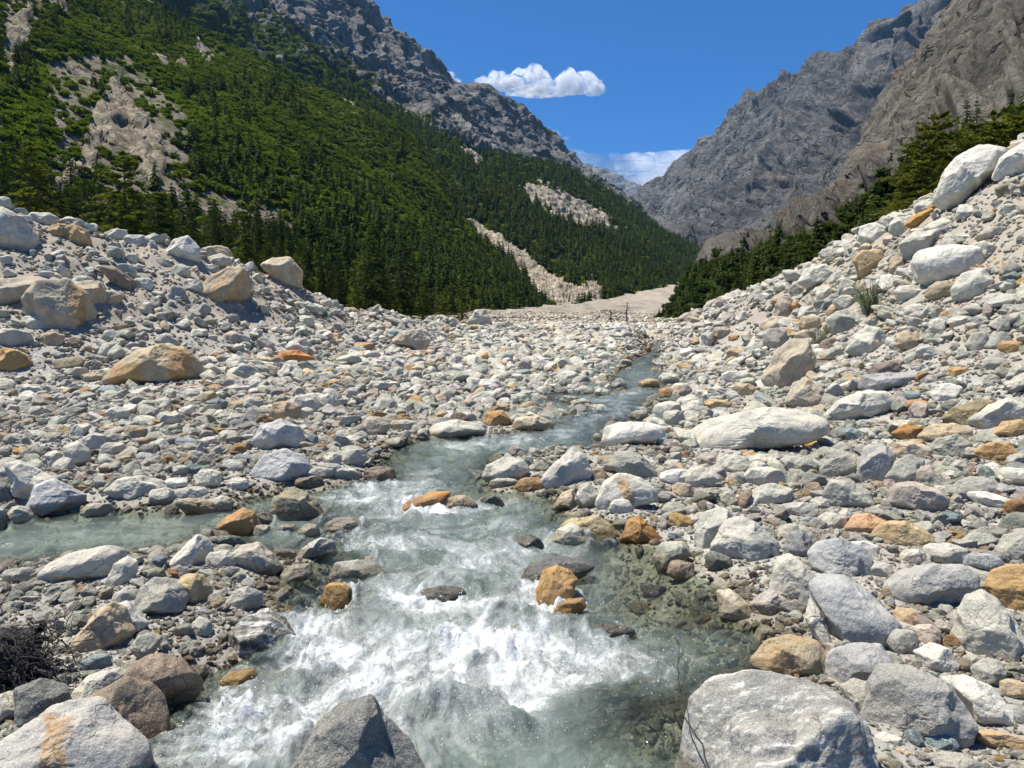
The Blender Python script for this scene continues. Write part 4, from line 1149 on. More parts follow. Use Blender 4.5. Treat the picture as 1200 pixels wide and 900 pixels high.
E(68, 271, 26, 18, "T", "small tan stone on the left crest beside an orange one", None, tilt=-20, col=(0.45, 0.32, 0.17)); B([(75, 268), (87, 263), (103, 270), (104, 284), (92, 291), (78, 282)], "O", "orange-tan boulder on the left bank crest", "orange crest stone", col=(0.52, 0.36, 0.19), stain=0.5)
E(52, 258, 34, 18, "W"); E(137, 276, 26, 16, "W"); E(158, 283, 26, 18, "W")
B([(193, 299), (204, 281), (220, 276), (232, 290), (231, 304), (208, 307)], "w", "whitish rounded boulder on the left crest in front of conifers", "conifer-side boulder")
E(253, 296, 36, 17, "T", "cream-tan stone on the crest beside the whitish boulder", "cream crest stone", col=(0.55, 0.46, 0.32)); E(258, 306, 26, 18, "W"); E(246, 316, 24, 13, "W")
B([(235, 342), (245, 326), (268, 312), (285, 314), (294, 335), (286, 350), (256, 358), (239, 353)], "T", "tan and grey boulder perched over a shaded hollow in the bank", "perched boulder", stain=0.5, col=(0.42, 0.34, 0.24))
B([(306, 312), (320, 302), (340, 302), (353, 318), (351, 335), (331, 338), (319, 326)], "T", "cream boulder with smaller stones on top, on the bank crest", "cream crest boulder", col=(0.54, 0.46, 0.32)); E(310, 309, 30, 14, "W"); E(329, 301, 20, 10, "W")
B([(119, 313), (135, 313), (158, 329), (153, 341), (136, 339)], "B", "dark brown angled stone in the upper left bank", "angled brown stone"); E(146, 335, 20, 18, "D")
E(168, 334, 24, 18, "w"); E(226, 336, 24, 18, "W"); E(213, 318, 20, 18, "W"); E(190, 309, 20, 14, "G")
B([(458, 400), (470, 388), (492, 386), (504, 399), (496, 410), (475, 412)], "T", "pale buff angular boulder at the end of the left bank", "buff end boulder", col=(0.50, 0.46, 0.37))
B([(548, 378), (556, 364), (568, 362), (575, 376), (568, 383)], "W", "pale boulder on the low end of the left crest", "low crest boulder")
B([(564, 496), (570, 484), (590, 481), (599, 492), (590, 501), (570, 502)], "O", "small orange boulder beside the cream one on the river bank", "small orange bank boulder", col=(0.50, 0.27, 0.09), stain=0.5)
B([(599, 504), (605, 490), (630, 486), (650, 495), (646, 507)], "T", "cream oval boulder with orange streaks at the river's upper bend", "cream oval boulder", stain=0.4, col=(0.58, 0.48, 0.33))
B([(497, 509), (510, 497), (535, 491), (562, 497), (572, 506), (550, 516), (510, 516)], "W", "flat white boulder edging the turquoise bend", "flat bend boulder")
E(440, 499, 34, 24, "T", "tan jointed rocks lump behind the turquoise bend", "tan lump", col=(0.50, 0.43, 0.32)); E(473, 498, 34, 14, "T", None, None, col=(0.56, 0.52, 0.42)); E(388, 538, 22, 18, "W"); E(415, 535, 30, 26, "W"); E(385, 552, 34, 20, "G"); E(402, 556, 40, 18, "W"); E(446, 557, 40, 20, "B", "brown-grey rock where water spills into the bend", "spill rock", wet=True)
E(362, 566, 36, 16, "B", "low brown banded rock at the rapids' upper edge", "low brown rock", wet=True, col=(0.35, 0.27, 0.17)); E(375, 556, 34, 18, "G"); E(333, 483, 40, 26, "Y", "cream and grey boulder in the middle of the left bar", "cream-grey boulder", col=(0.55, 0.48, 0.34)); E(358, 474, 36, 24, "W"); E(382, 470, 22, 20, "W"); E(445, 453, 30, 14, "W", "flat pale boulder with a dark shadow on the left bar", "flat shadowed boulder", col=(0.46, 0.44, 0.38)); E(359, 484, 18, 16, "W")
E(138, 485, 26, 18, "W"); E(198, 492, 30, 22, "W", "light grey boulder midway on the left bar", "mid-bar boulder"); E(255, 474, 24, 16, "D", "two-tone dark green and white stone on the left bar", "two-tone stone", col=(0.22, 0.26, 0.25)); E(222, 456, 30, 12, "P", "flat pinkish stone at the foot of the dome boulder", "flat pink stone"); E(110, 442, 30, 12, "T"); E(40, 456, 26, 12, "W")
E(95, 505, 24, 18, "W"); E(110, 518, 26, 24, "W"); E(128, 513, 16, 14, "G"); E(132, 527, 30, 18, "W"); E(160, 507, 28, 18, "T")
# east scree
B([(1104, 228), (1109, 202), (1125, 183), (1145, 174), (1170, 179), (1176, 195), (1150, 212), (1130, 233), (1114, 238)], "w", "large smooth white boulder on the crest of the right scree", "white crest boulder", facets=(0.82, 1.05)); B([(1172, 203), (1178, 182), (1197, 168), (1225, 160), (1228, 204), (1190, 207)], "w", "white boulder cut by the picture edge on the right crest", "edge crest boulder")
B([(1072, 307), (1080, 293), (1110, 288), (1141, 292), (1145, 311), (1130, 326), (1100, 332), (1080, 326)], "w", "big white overhanging boulder balanced on a tan stone", "balanced boulder", facets=(0.82, 1.05)); E(1106, 340, 40, 24, "T", "tan stone supporting the big balanced boulder", "supporting stone", col=(0.40, 0.33, 0.21))
B([(1119, 337), (1130, 320), (1150, 315), (1161, 330), (1153, 348), (1135, 353), (1122, 347)], "W", "round grey-white boulder beside the balanced one", "round scree boulder", facets=(0.85, 1.05))
B([(1056, 286), (1070, 273), (1099, 269), (1099, 286), (1085, 302), (1064, 303)], "W", "pale block above the balanced boulder", "pale scree block"); B([(1061, 263), (1075, 250), (1091, 245), (1086, 260), (1075, 268)], "O", "bright orange pointed stone near the right crest", "orange crest shard", stain=0.4, col=(0.55, 0.30, 0.06))
B([(1001, 305), (1010, 293), (1030, 294), (1036, 305), (1020, 326), (1008, 321)], "T", "tan blocky stone on the scree edge", "tan scree block", col=(0.46, 0.36, 0.20)); B([(1007, 281), (1010, 265), (1025, 261), (1041, 270), (1036, 284), (1020, 287)], "w", "white stone on the crest above the tan scree block", "white scree stone")
B([(937, 330), (945, 315), (965, 309), (981, 318), (976, 333), (950, 337)], "W", "wide pale boulder near the lower scree crest", "wide scree boulder"); E(992, 338, 20, 24, "W"); E(935, 340, 20, 20, "G"); E(1067, 344, 34, 22, "W"); E(1050, 310, 16, 24, "T"); E(1089, 240, 30, 14, "W"); E(1100, 226, 26, 14, "W"); E(1057, 265, 30, 24, "W"); E(1043, 258, 26, 12, "W")
E(920, 362, 24, 32, "B", "brownish upright stone at the scree edge by the conifers", None, col=(0.40, 0.34, 0.26)); E(912, 380, 44, 20, "T", None, None, col=(0.48, 0.42, 0.33)); E(909, 398, 30, 26, "D", None, None, col=(0.36, 0.33, 0.28)); E(948, 380, 26, 22, "T"); E(990, 378, 40, 30, "G"); E(976, 365, 14, 16, "T"); E(990, 355, 24, 20, "W"); E(968, 345, 22, 16, "W")
B([(1133, 404), (1140, 391), (1155, 388), (1166, 400), (1159, 413), (1143, 413)], "G", "blue-grey stone casting a shadow on the bare dirt slope", "dirt-slope stone"); E(1185, 407, 28, 17, "O", "rust brown stone resting on the dirt slope", "rust slope stone", col=(0.40, 0.21, 0.06)); E(1099, 382, 22, 18, "W", "white pointed stone below the shaded hollow", None, tilt=40); E(1108, 374, 17, 20, "O", "small orange stone at the rim of the shaded hollow"); E(1065, 400, 28, 26, "T"); E(1126, 377, 28, 16, "W"); E(1045, 400, 14, 12, "w")
B([(1008, 456), (1011, 440), (1040, 436), (1069, 437), (1069, 449), (1045, 456), (1020, 462)], "G", "flat-topped grey block above the long smooth boulder", "flat-topped block", col=(0.36, 0.36, 0.35)); E(1109, 461, 34, 24, "w", "white knobbly stone at the lower edge of the dirt slope", "knobbly stone"); E(1078, 482, 26, 22, "P"); E(1068, 465, 24, 14, "U"); E(1115, 476, 20, 16, "D")
E(957, 520, 32, 14, "Y", "yellow-orange stone on sand behind the grey round-topped one", "yellow sand stone", col=(0.60, 0.40, 0.12)); E(866, 414, 30, 18, "T", "tan boulder at the foot of the low scree", "low scree boulder"); E(862, 397, 20, 11, "O", None, None, col=(0.4, 0.2, 0.06)); E(846, 391, 22, 18, "T", None, None, col=(0.5, 0.45, 0.36)); E(760, 450, 28, 13, "T", "tan stone lying in the upper river", "upper tan stone", wet=True, col=(0.52, 0.38, 0.2)); E(784, 444, 26, 14, "W"); E(794, 460, 36, 16, "T", "striped tan stone on the upper river's right bank", "striped upper stone", tilt=-25, col=(0.48, 0.42, 0.33)); E(822, 462, 24, 13, "W"); E(838, 474, 44, 14, "T", "yellow-tan flat stone resting on the longest boulder's far side", "yellow-tan flat stone", col=(0.55, 0.42, 0.24)); E(872, 458, 30, 18, "T"); E(864, 443, 34, 16, "W"); E(792, 481, 10, 14, "O"); E(790, 490, 30, 20, "W"); E(815, 478, 22, 20, "W")
E(700, 512, 10, 10, "W"); E(745, 572, 20, 16, "W"); E(727, 595, 26, 20, "w"); E(800, 575, 26, 20, "T"); E(803, 575, 22, 14, "Y"); E(820, 560, 50, 26, "W"); E(860, 545, 44, 26, "W"); E(888, 552, 22, 24, "W"); E(828, 540, 24, 18, "P"); E(795, 560, 46, 22, "w"); E(880, 535, 24, 14, "O", None, None, col=(0.5, 0.34, 0.18)); E(895, 560, 50, 26, "W"); E(905, 580, 46, 26, "W"); E(930, 545, 30, 20, "W")
E(650, 453, 14, 8, "W"); E(693, 457, 28, 10, "W"); E(667, 470, 26, 14, "G"); E(681, 473, 26, 12, "W"); E(700, 478, 24, 10, "W"); E(705, 460, 20, 12, "W")
E(938, 598, 44, 22, "W"); E(1190, 560, 40, 24, "W"); E(960, 590, 24, 16, "W"); E(975, 610, 34, 20, "W"); E(1010, 645, 40, 24, "w"); E(1030, 668, 34, 22, "W"); E(1000, 722, 1, 1, "W") if False else None

# --- more single stones, none overlapping, until about three hundred
g_ = random.Random(5)
occ = [(a[0], a[1], a[2], a[3]) for a in placed]
tries = 0
N_IND = 300
while len(placed) < N_IND and tries < 6000:
    tries += 1
    py = g_.uniform(0, 1) ** 1.3 * 520 + 395
    px = g_.uniform(-20, 1220)
    hx, hy, hz = hit_ground(px, py, n=200)
    if float(stream_sd(np.array(hx), np.array(hy))) > -0.1: continue
    east = px > 760
    wpx = g_.uniform(18, 30) * (0.55 + (py - 380) / 420) * (1.35 if east else 1.0)
    hpx = wpx * g_.uniform(0.55, 0.8)
    if any(abs(px - a) < (wpx / 2 + c) * 0.85 and abs(py - b) < (hpx / 2 + d) * 0.85 for a, b, c, d in occ): continue
    E(px, py, wpx, hpx, g_.choice("WWWWWwwGGGGDTTPUY" if east else "WWWWWwGGGGDTPU"), tilt=g_.uniform(-20, 20))
    occ.append((px, py, wpx / 2, hpx / 2))

# --- labels: what one sees, then what it lies beside
refs = [(i, h[2]) for i, h in enumerate(HERO) if h[2]]
used = set()
ADJ = {"W": ["pale grey", "light grey", "ash grey"], "w": ["white", "chalky white", "bright white"], "G": ["grey", "mid grey", "dull grey"], "D": ["dark grey", "charcoal grey", "dark"],
       "T": ["tan", "sandy", "buff"], "O": ["orange", "rusty orange"], "B": ["brown", "dull brown"], "Y": ["yellowish", "honey yellow"], "P": ["pinkish", "pink-grey"], "U": ["blue-green", "slate green"], "S": ["banded"], "K": ["wet dark"]}
for i, (ob, label, ref, code) in enumerate(HERO):
    cx, cy, rx, ry = placed[i][:4]
    if label is None:
        ds = sorted((math.hypot((cx - placed[j][0]), (cy - placed[j][1]) * 1.5), j, rf) for j, rf in refs if j != i)
        asp = rx / max(ry, 1)
        shape = "flat" if asp > 1.9 else "oval" if asp > 1.35 else "rounded" if asp > 0.9 else "upright"
        done = False
        for (a, b) in ((0, 1), (0, 2), (1, 2), (0, 3), (1, 3), (2, 3), (0, 4), (1, 4)):
            j, rf = ds[a][1], ds[a][2]
            j2, rf2 = ds[b][1], ds[b][2]
            dx, dy = cx - placed[j][0], cy - placed[j][1]
            side = ("right of" if dx > 0 else "left of") if abs(dx) > abs(dy) * 1.3 else ("in front of" if dy > 0 else "behind")
            label = f"{ADJ[code][0]} {shape} stone {side} the {rf}, towards the {rf2}"
            if label not in used:
                done = True
                break
        assert len(label.split()) <= 16, label
    if label in used:
        label = label.replace(" stone", " lump", 1)
    used.add(label)
    ob["label"] = label
    ob["group"] = "boulders along the river"
print("boulders", len(placed), "distinct labels", len(used))

river = build_water()
# ------------------------------------------------------------------ scattering helper: one object, real instances of prototype meshes
def scatter(name, label, pts, rot, scl, idx, protos, cat=None, colv=None, stain=None, shore=None):
    me = bpy.data.meshes.new(name)
    me.vertices.add(len(pts))
    me.vertices.foreach_set("co", np.asarray(pts, np.float32).ravel())
    def A(n, t, v, key):
        a = me.attributes.new(n, t, "POINT")
        a.data.foreach_set(key, np.asarray(v).ravel())
    A("rot", "FLOAT_VECTOR", np.asarray(rot, np.float32), "vector")
    A("scl", "FLOAT_VECTOR", np.asarray(scl, np.float32), "vector")
    A("pick", "INT", np.asarray(idx, np.int32), "value")
    if colv is not None:
        A("col", "FLOAT_VECTOR", np.asarray(colv, np.float32), "vector")
        A("stain", "FLOAT", np.asarray(stain, np.float32), "value")
        A("shore", "FLOAT", np.asarray(shore, np.float32), "value")
    ob = link(name, me)
    coll = bpy.data.collections.new(name + "_shapes")
    for i, (pm, mats) in enumerate(protos):
        for m in mats:
            if m.name not in [x.name for x in pm.materials if x]: pm.materials.append(m)
        po = bpy.data.objects.new(f"{name}_shape_{i:02d}", pm)
        coll.objects.link(po)
    ng = bpy.data.node_groups.new(name + "_scatter", "GeometryNodeTree")
    ng.interface.new_socket("Geometry", in_out="INPUT", socket_type="NodeSocketGeometry")
    ng.interface.new_socket("Geometry", in_out="OUTPUT", socket_type="NodeSocketGeometry")
    gi, go = ng.nodes.new("NodeGroupInput"), ng.nodes.new("NodeGroupOutput")
    ci = ng.nodes.new("GeometryNodeCollectionInfo")
    ci.inputs["Collection"].default_value = coll
    ci.inputs["Separate Children"].default_value = True
    ci.inputs["Reset Children"].default_value = True
    ip = ng.nodes.new("GeometryNodeInstanceOnPoints")
    ip.inputs["Pick Instance"].default_value = True
    def na(n, t):
        x = ng.nodes.new("GeometryNodeInputNamedAttribute")
        x.data_type = t
        x.inputs["Name"].default_value = n
        return next(o for o in x.outputs if o.enabled and o.name == "Attribute")
    L = ng.links.new
    L(gi.outputs[0], ip.inputs["Points"])
    L(ci.outputs[0], ip.inputs["Instance"])
    L(na("pick", "INT"), ip.inputs["Instance Index"])
    e2r = ng.nodes.new("FunctionNodeEulerToRotation")
    L(na("rot", "FLOAT_VECTOR"), e2r.inputs[0])
    L(e2r.outputs[0], ip.inputs["Rotation"])
    L(na("scl", "FLOAT_VECTOR"), ip.inputs["Scale"])
    L(ip.outputs[0], go.inputs[0])
    md = ob.modifiers.new("scatter", "NODES")
    md.node_group = ng
    tag(ob, label, cat, None, "stuff")
    return ob


def stone_proto(seed, lv=4):
    g = np.random.default_rng(500 + seed)
    v, f = ico(lv)
    q = facet_radius(v, g, 15, 0.50 if seed % 2 else 0.64, 1.0, 0.016 if seed % 3 else 0.008)
    p = v * q[:, None]
    p = p * (1 + (fbm(v * 1.8 + seed * 5, 4) * 0.14)[:, None])
    p = p * np.array([1.0, g.uniform(0.62, 0.9), g.uniform(0.45, 0.75)])
    p /= np.abs(p[:, 0]).max()
    return mesh_np("stone_shape", p * 0.5, f, [M_STONE], True)


g = np.random.default_rng(21)
NS = 275000
Ymin, Ymax = 2.0, 78.0
# more stones per ring close by, where they are seen in plan
tt = g.uniform(0, 1, NS)
a_ = -0.25
Y = (Ymin ** a_ + tt * (Ymax ** a_ - Ymin ** a_)) ** (1 / a_)
U = g.uniform(-1.22, 1.22, NS)
X = U * (Y * 0.74 + 2.4)
extra = 6000
X = np.concatenate([X, g.uniform(-5, 5, extra)]); Y = np.concatenate([Y, g.uniform(-3.0, 2.2, extra)])
nf = 26000                                     # thinning out over the outwash plain
X = np.concatenate([X, g.uniform(-12, 62, nf)]); Y = np.concatenate([Y, 60 * (230 / 60) ** g.uniform(0, 1, nf)])
n = len(X)
tpx = g.uniform(0, 1, n)
smin, smax, ex = 3.2, 31.0, 1.40
spx = (smin ** -ex + tpx * (smax ** -ex - smin ** -ex)) ** (-1 / ex)
spx = spx * np.where(X > 1.5, 1.22, 1.0)
S = spx * np.maximum(Y, 3.2) / FPX
S = np.where(Y > 66, np.minimum(S * 0.62, 0.9), S)
S = np.minimum(S, 0.55 + 0.35 * g.uniform(0, 1, n))
S = np.maximum(S, 0.012)
sd = stream_sd(X, Y)
Z = ground_z(X, Y)
q3 = np.stack([X, Y, X * 0], -1)
sandy = sstep(0.02, 0.22, fbm(q3 * np.array([0.35, 0.55, 1]) + 40, 4))
px, py = proj(np.stack([X, Y, Z], -1))
dirtm = np.zeros(n)
for poly in ([(985, 395), (1060, 410), (1130, 395), (1220, 390), (1220, 480), (1120, 470), (1020, 430)], [(1120, 230), (1220, 215), (1220, 330), (1160, 330), (1120, 290)],
             [(225, 350), (300, 345), (340, 360), (330, 400), (250, 395)], [(960, 335), (1010, 340), (1010, 390), (960, 400)], [(380, 355), (450, 385), (450, 400), (360, 385)], [(0, 475), (90, 480), (110, 540), (0, 530)], [(530, 600), (750, 590), (760, 620), (680, 600)]):
    dirtm = np.maximum(dirtm, inside(poly, px + fbm(q3 * 0.8, 3) * 25, py + fbm(q3 * 0.8 + 9, 3) * 16).astype(float))
sandy = np.maximum(sandy * 0.70, dirtm * 0.70)
keep = g.uniform(0, 1, n) > sandy * np.clip((spx - 3.4) / 5.0, 0.25, 0.94)
keep &= (sd < -0.02) | ((sd < 0.9) & (g.uniform(0, 1, n) < 0.35) & (S < 0.16)) | ((Y > 15) & (g.uniform(0, 1, n) < 0.22 + 0.4 * sstep(26, 40, Y))) | ((px > 690) & (py > 640) & (g.uniform(0, 1, n) < 0.95) & (S < 0.22))
keep &= ~((sd > -0.9) & (Y > 17) & (S > 0.5))
keep &= ~((sd > -0.12) & (sd <= 0) & (g.uniform(0, 1, n) < 0.3))
for (cx, cy, rx, ry, ob, code, bx, by, size) in placed:
    d = np.hypot(X - bx, (Y - by))
    keep &= ~((d < size * 0.62) & (S > size * 0.30))
    keep &= ~(d < size * 0.22)
    # nothing as large standing right before a boulder
    keep &= ~((np.abs(px - cx) < rx * 0.9) & (py > cy - ry) & (py - spx * 0.4 < cy + ry * 0.75) & (Y < by + size * 0.3) & (spx > 5) & (Y > by - size * 2))
X, Y, Z, S, sd, px, py, spx = [a[keep] for a in (X, Y, Z, S, sd, px, py, spx)]
n = len(X)
print("stones", n)
NP = 18
protos = [(stone_proto(i, 4), [M_STONE]) for i in range(NP)]
names = list("WwGDTOBPUY")
wts = np.array([0.40, 0.17, 0.185, 0.045, 0.075, 0.016, 0.024, 0.024, 0.018, 0.014]); wts /= wts.sum()
ci = g.choice(len(names), n, p=wts)
cols = np.array([PAL[c][0] for c in names])[ci]
brk = {"D": 1.35, "U": 1.2, "O": 0.95}
cols = cols * np.array([brk.get(c, 1.0) for c in names])[ci][:, None]
cols = cols * g.uniform(0.78, 1.14, (n, 1)) + g.normal(0, 0.012, (n, 3))
cols = np.clip(cols, 0.05, 0.75)
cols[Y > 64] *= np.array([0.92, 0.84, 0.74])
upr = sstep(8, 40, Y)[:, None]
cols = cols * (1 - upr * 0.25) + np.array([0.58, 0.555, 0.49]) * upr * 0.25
st = np.array([PAL[c][1] for c in names])[ci] * g.uniform(0.3, 1.2, n)
rot = np.stack([g.normal(0, 0.35, n), g.normal(0, 0.30, n), g.uniform(0, 6.283, n)], -1)
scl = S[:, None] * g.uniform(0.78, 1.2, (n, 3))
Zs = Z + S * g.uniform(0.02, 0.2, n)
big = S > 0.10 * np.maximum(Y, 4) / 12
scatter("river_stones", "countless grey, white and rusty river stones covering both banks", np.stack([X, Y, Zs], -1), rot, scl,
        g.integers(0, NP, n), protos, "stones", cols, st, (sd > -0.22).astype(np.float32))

# ---- drops thrown up by the rapids
g = np.random.default_rng(88)
sx_, sy_ = [], []
tot = 0
for a, b, rx, ry, s_ in foams:
    if b < 560: continue
    k = int(60 * s_ * rx * ry / 2500 * 10)
    pxs, pys = a + g.normal(0, 0.6, k) * rx, b + g.normal(0, 0.6, k) * ry
    x, y = on_plane(pxs, np.minimum(pys, 960))
    sx_.append(x); sy_.append(y)
sx_, sy_ = np.concatenate(sx_), np.concatenate(sy_)
ok = stream_sd(sx_, sy_) > 0.08
sx_, sy_ = sx_[ok], sy_[ok]
n = len(sx_)
qx, qy = proj(np.stack([sx_, sy_, GRADE * sy_], -1))
sz = water_h(sx_, sy_, qx, qy) + np.abs(g.normal(0, 0.045, n)) + 0.01
s_ = N("water_drop")
M_DROP = s_.finish(principled(s_, (0.85, 0.89, 0.9), 0.15, None, 0.6))
dv, df = ico(2)
r_ = g.uniform(0.0012, 0.0034, n) * np.clip(sy_ / 4.5, 0.7, 2.0)
scatter("spray", "fine white drops of spray over the rapids", np.stack([sx_, sy_, sz], -1), np.zeros((n, 3)), r_[:, None] * g.uniform(0.7, 1.5, (n, 3)), np.zeros(n, int), [(mesh_np("drop_shape", dv, df, [M_DROP], True), [M_DROP])], "spray")
# ------------------------------------------------------------------ trees
def conifer(seed, H=10.0, levels=22, per=8, clumps=7, rad=0.24, droop=0.25, tris=3, base=0.10, leafsize=1.0, ragged=0.35, full=False):
    """Crown of layered drooping branches made of many short needle sprays, and a tapered trunk with limbs."""
    g = np.random.default_rng(seed)
    cv, cf = [], []
    tv, tf = [], []
    def tube(p0, p1, r0, r1, k=5):
        p0, p1 = np.array(p0, float), np.array(p1, float)
        d = p1 - p0; d /= np.linalg.norm(d) + 1e-9
        a = np.cross(d, [0.3, 0.9, 0.1]); a /= np.linalg.norm(a)
        b = np.cross(d, a)
        s = len(tv)
        for i in range(k):
            t = 2 * math.pi * i / k
            o = a * math.cos(t) + b * math.sin(t)
            tv.append(p0 + o * r0); tv.append(p1 + o * r1)
        for i in range(k):
            j = (i + 1) % k
            tf.append((s + 2 * i, s + 2 * j, s + 2 * j + 1, s + 2 * i + 1))
    bend = g.normal(0, 0.012, 2)
    def axis(z): return np.array([bend[0] * z * z / H * 3, bend[1] * z * z / H * 3, z])
    rb = H * 0.020
    zz = np.linspace(-0.4, H * 0.97, 8)
    for i in range(7):
        tube(axis(zz[i]), axis(zz[i + 1]), rb * (1 - max(zz[i], 0) / H) + 0.01, rb * (1 - zz[i + 1] / H) + 0.008, 7)
    Rm = H * rad
    for k in range(levels):
        t = (k + g.uniform(-0.3, 0.3)) / levels
        z = H * (base + (1 - base) * max(t, 0) ** 0.92)
        prof = (1 - max(t, 0)) ** 0.85 * (0.75 + 0.5 * math.sin(min(max(t, 0) * 4, 1.57)))
        if full: prof = max(1 - max(t, 0) ** 2.4, 0.02) ** 0.7 * (0.7 + 0.3 * g.uniform())
        for b in range(per):
            if g.uniform() < 0.12: continue
            L = Rm * prof * g.uniform(1 - ragged, 1 + ragged * 0.6) + 0.12
            an = g.uniform(0, 2 * math.pi)
            dz = -droop * L * g.uniform(0.3, 1.3) if t < 0.75 else L * 0.35
            p0 = axis(z)
            p1 = p0 + np.array([math.cos(an) * L, math.sin(an) * L, dz])
            if levels > 14 and L > 0.5: tube(p0, p0 + (p1 - p0) * 0.85, rb * 0.22 * (1 - t) + 0.006, 0.004, 3)
            side = np.array([-math.sin(an), math.cos(an), 0])
            for c in range(clumps):
                f = (c + g.uniform(0.1, 0.9)) / clumps
                f = 0.18 + 0.82 * f
                pc = p0 + (p1 - p0) * f + np.array([0, 0, -0.06 * L * f * f])
                w_ = L * 0.30 * (1.15 - f) + 0.05 * H / 10 * leafsize
                for q in range(tris):
                    d1 = side * g.uniform(-1, 1) * w_ + np.array([math.cos(an), math.sin(an), 0]) * g.uniform(-0.1, 0.5) * w_ + np.array([0, 0, g.uniform(-0.35, 0.35) * w_])
                    d2 = g.normal(0, 1, 3) * np.array([1, 1, 0.7]) * 0.055 * H / 10 * leafsize * (1.6 if clumps < 4 else 1.0)
                    s = len(cv)
                    cv.extend([pc - d2, pc + d2, pc + d1 + d2 * 0.4, pc + d1 - d2 * 0.4])
                    cf.append((s, s + 1, s + 2, s + 3))
    return np.array(cv), np.array(cf), np.array(tv), np.array(tf)


def far_conifer(seed, H=1.0):
    g = np.random.default_rng(seed)
    cv, cf = [], []
    lv = 9
    rad = g.uniform(0.17, 0.24)
    for k in range(lv):
        t = k / lv
        z = H * (0.06 + 0.94 * t)
        r = rad * (1 - t) ** 0.8 * g.uniform(0.8, 1.15) + 0.012
        for b in range(7):
            an = g.uniform(0, 6.283)
            L = r * g.uniform(0.6, 1.15)
            tip = np.array([math.cos(an) * L, math.sin(an) * L, z - L * 0.35])
            top = np.array([0, 0, z + 0.11 * (1 - t) + 0.02])
            sd = np.array([-math.sin(an), math.cos(an), 0]) * L * 0.38
            s = len(cv)
            cv.extend([top, tip + sd, tip * 1.0 + np.array([0, 0, -0.035]), tip - sd])
            cf.append((s, s + 1, s + 2, s + 3))
    return mesh_np("conifer_shape", np.array(cv), np.array(cf), [M_NEEDLE], False)


def bush_shape(seed, n=170, lf=0.085):
    g = np.random.default_rng(seed)
    d = g.normal(size=(n, 3)); d /= np.linalg.norm(d, axis=1)[:, None]
    r = g.uniform(0.55, 1.0, n) * (1 + 0.35 * fbm(d * 1.6 + seed, 3))
    c = d * r[:, None] * np.array([0.5, 0.5, 0.42]) + np.array([0, 0, 0.34])
    a = g.normal(size=(n, 3)) * lf
    b = g.normal(size=(n, 3)) * lf
    v = np.stack([c - a, c + b, c + a, c - b], 1).reshape(-1, 3)
    return mesh_np("bush_shape", v, np.arange(n * 4).reshape(n, 4), [M_BUSH], False)


tree_lib = []
for i in range(4):
    tree_lib.append(conifer(40 + i, 10.0, 26, 9, 8, rad=[0.24, 0.21, 0.27, 0.19][i], ragged=0.45))
mid_lib = [conifer(60 + i, 10.0, 20, 8, 6, rad=[0.22, 0.18, 0.25][i], tris=3, leafsize=1.05, droop=0.4) for i in range(3)]
pine_lib = [conifer(80 + i, 10.0, 20, 11, 9, rad=0.30, droop=-0.12, tris=5, leafsize=1.15, ragged=0.55, base=0.03, full=True) for i in range(2)]
def lib_meshes(lib, leafmat):
    out = []
    for cv, cf, tv, tf in lib:
        out.append((mesh_np("tree_crown", cv, cf, [leafmat], False), mesh_np("tree_trunk", tv, tf, [M_BARK], True)))
    return out
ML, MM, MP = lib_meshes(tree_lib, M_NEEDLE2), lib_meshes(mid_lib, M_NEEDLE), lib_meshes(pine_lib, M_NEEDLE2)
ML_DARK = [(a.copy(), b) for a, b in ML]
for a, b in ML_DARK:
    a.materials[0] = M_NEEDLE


def tree(loc, H, meshes, label, group, rz=0.0, name="conifer_tree", wide=1.0):
    e = bpy.data.objects.new(name, None)
    col_root.objects.link(e)
    e.location = loc
    e.rotation_euler = (0, 0, rz)
    e.scale = (H / 10 * wide, H / 10 * wide, H / 10)
    e.empty_display_size = 0.2
    tag(e, label, "tree", group)
    for nm, me in (("crown", meshes[0]), ("trunk", meshes[1])):
        o = bpy.data.objects.new(nm, me)
        col_root.objects.link(o)
        o.parent = e
    return e


def tree_px(px, top, d, meshes, label, group, wide=1.0, minh=3.0, name="conifer_tree", drop=0.3):
    p = P(px, top, d)
    gz = float(ground_z(np.array(p[0]), np.array(p[1])))
    return tree((p[0], p[1], gz - drop), max(p[2] - gz + drop, minh), meshes, label, group, random.uniform(0, 6.28), name, wide)

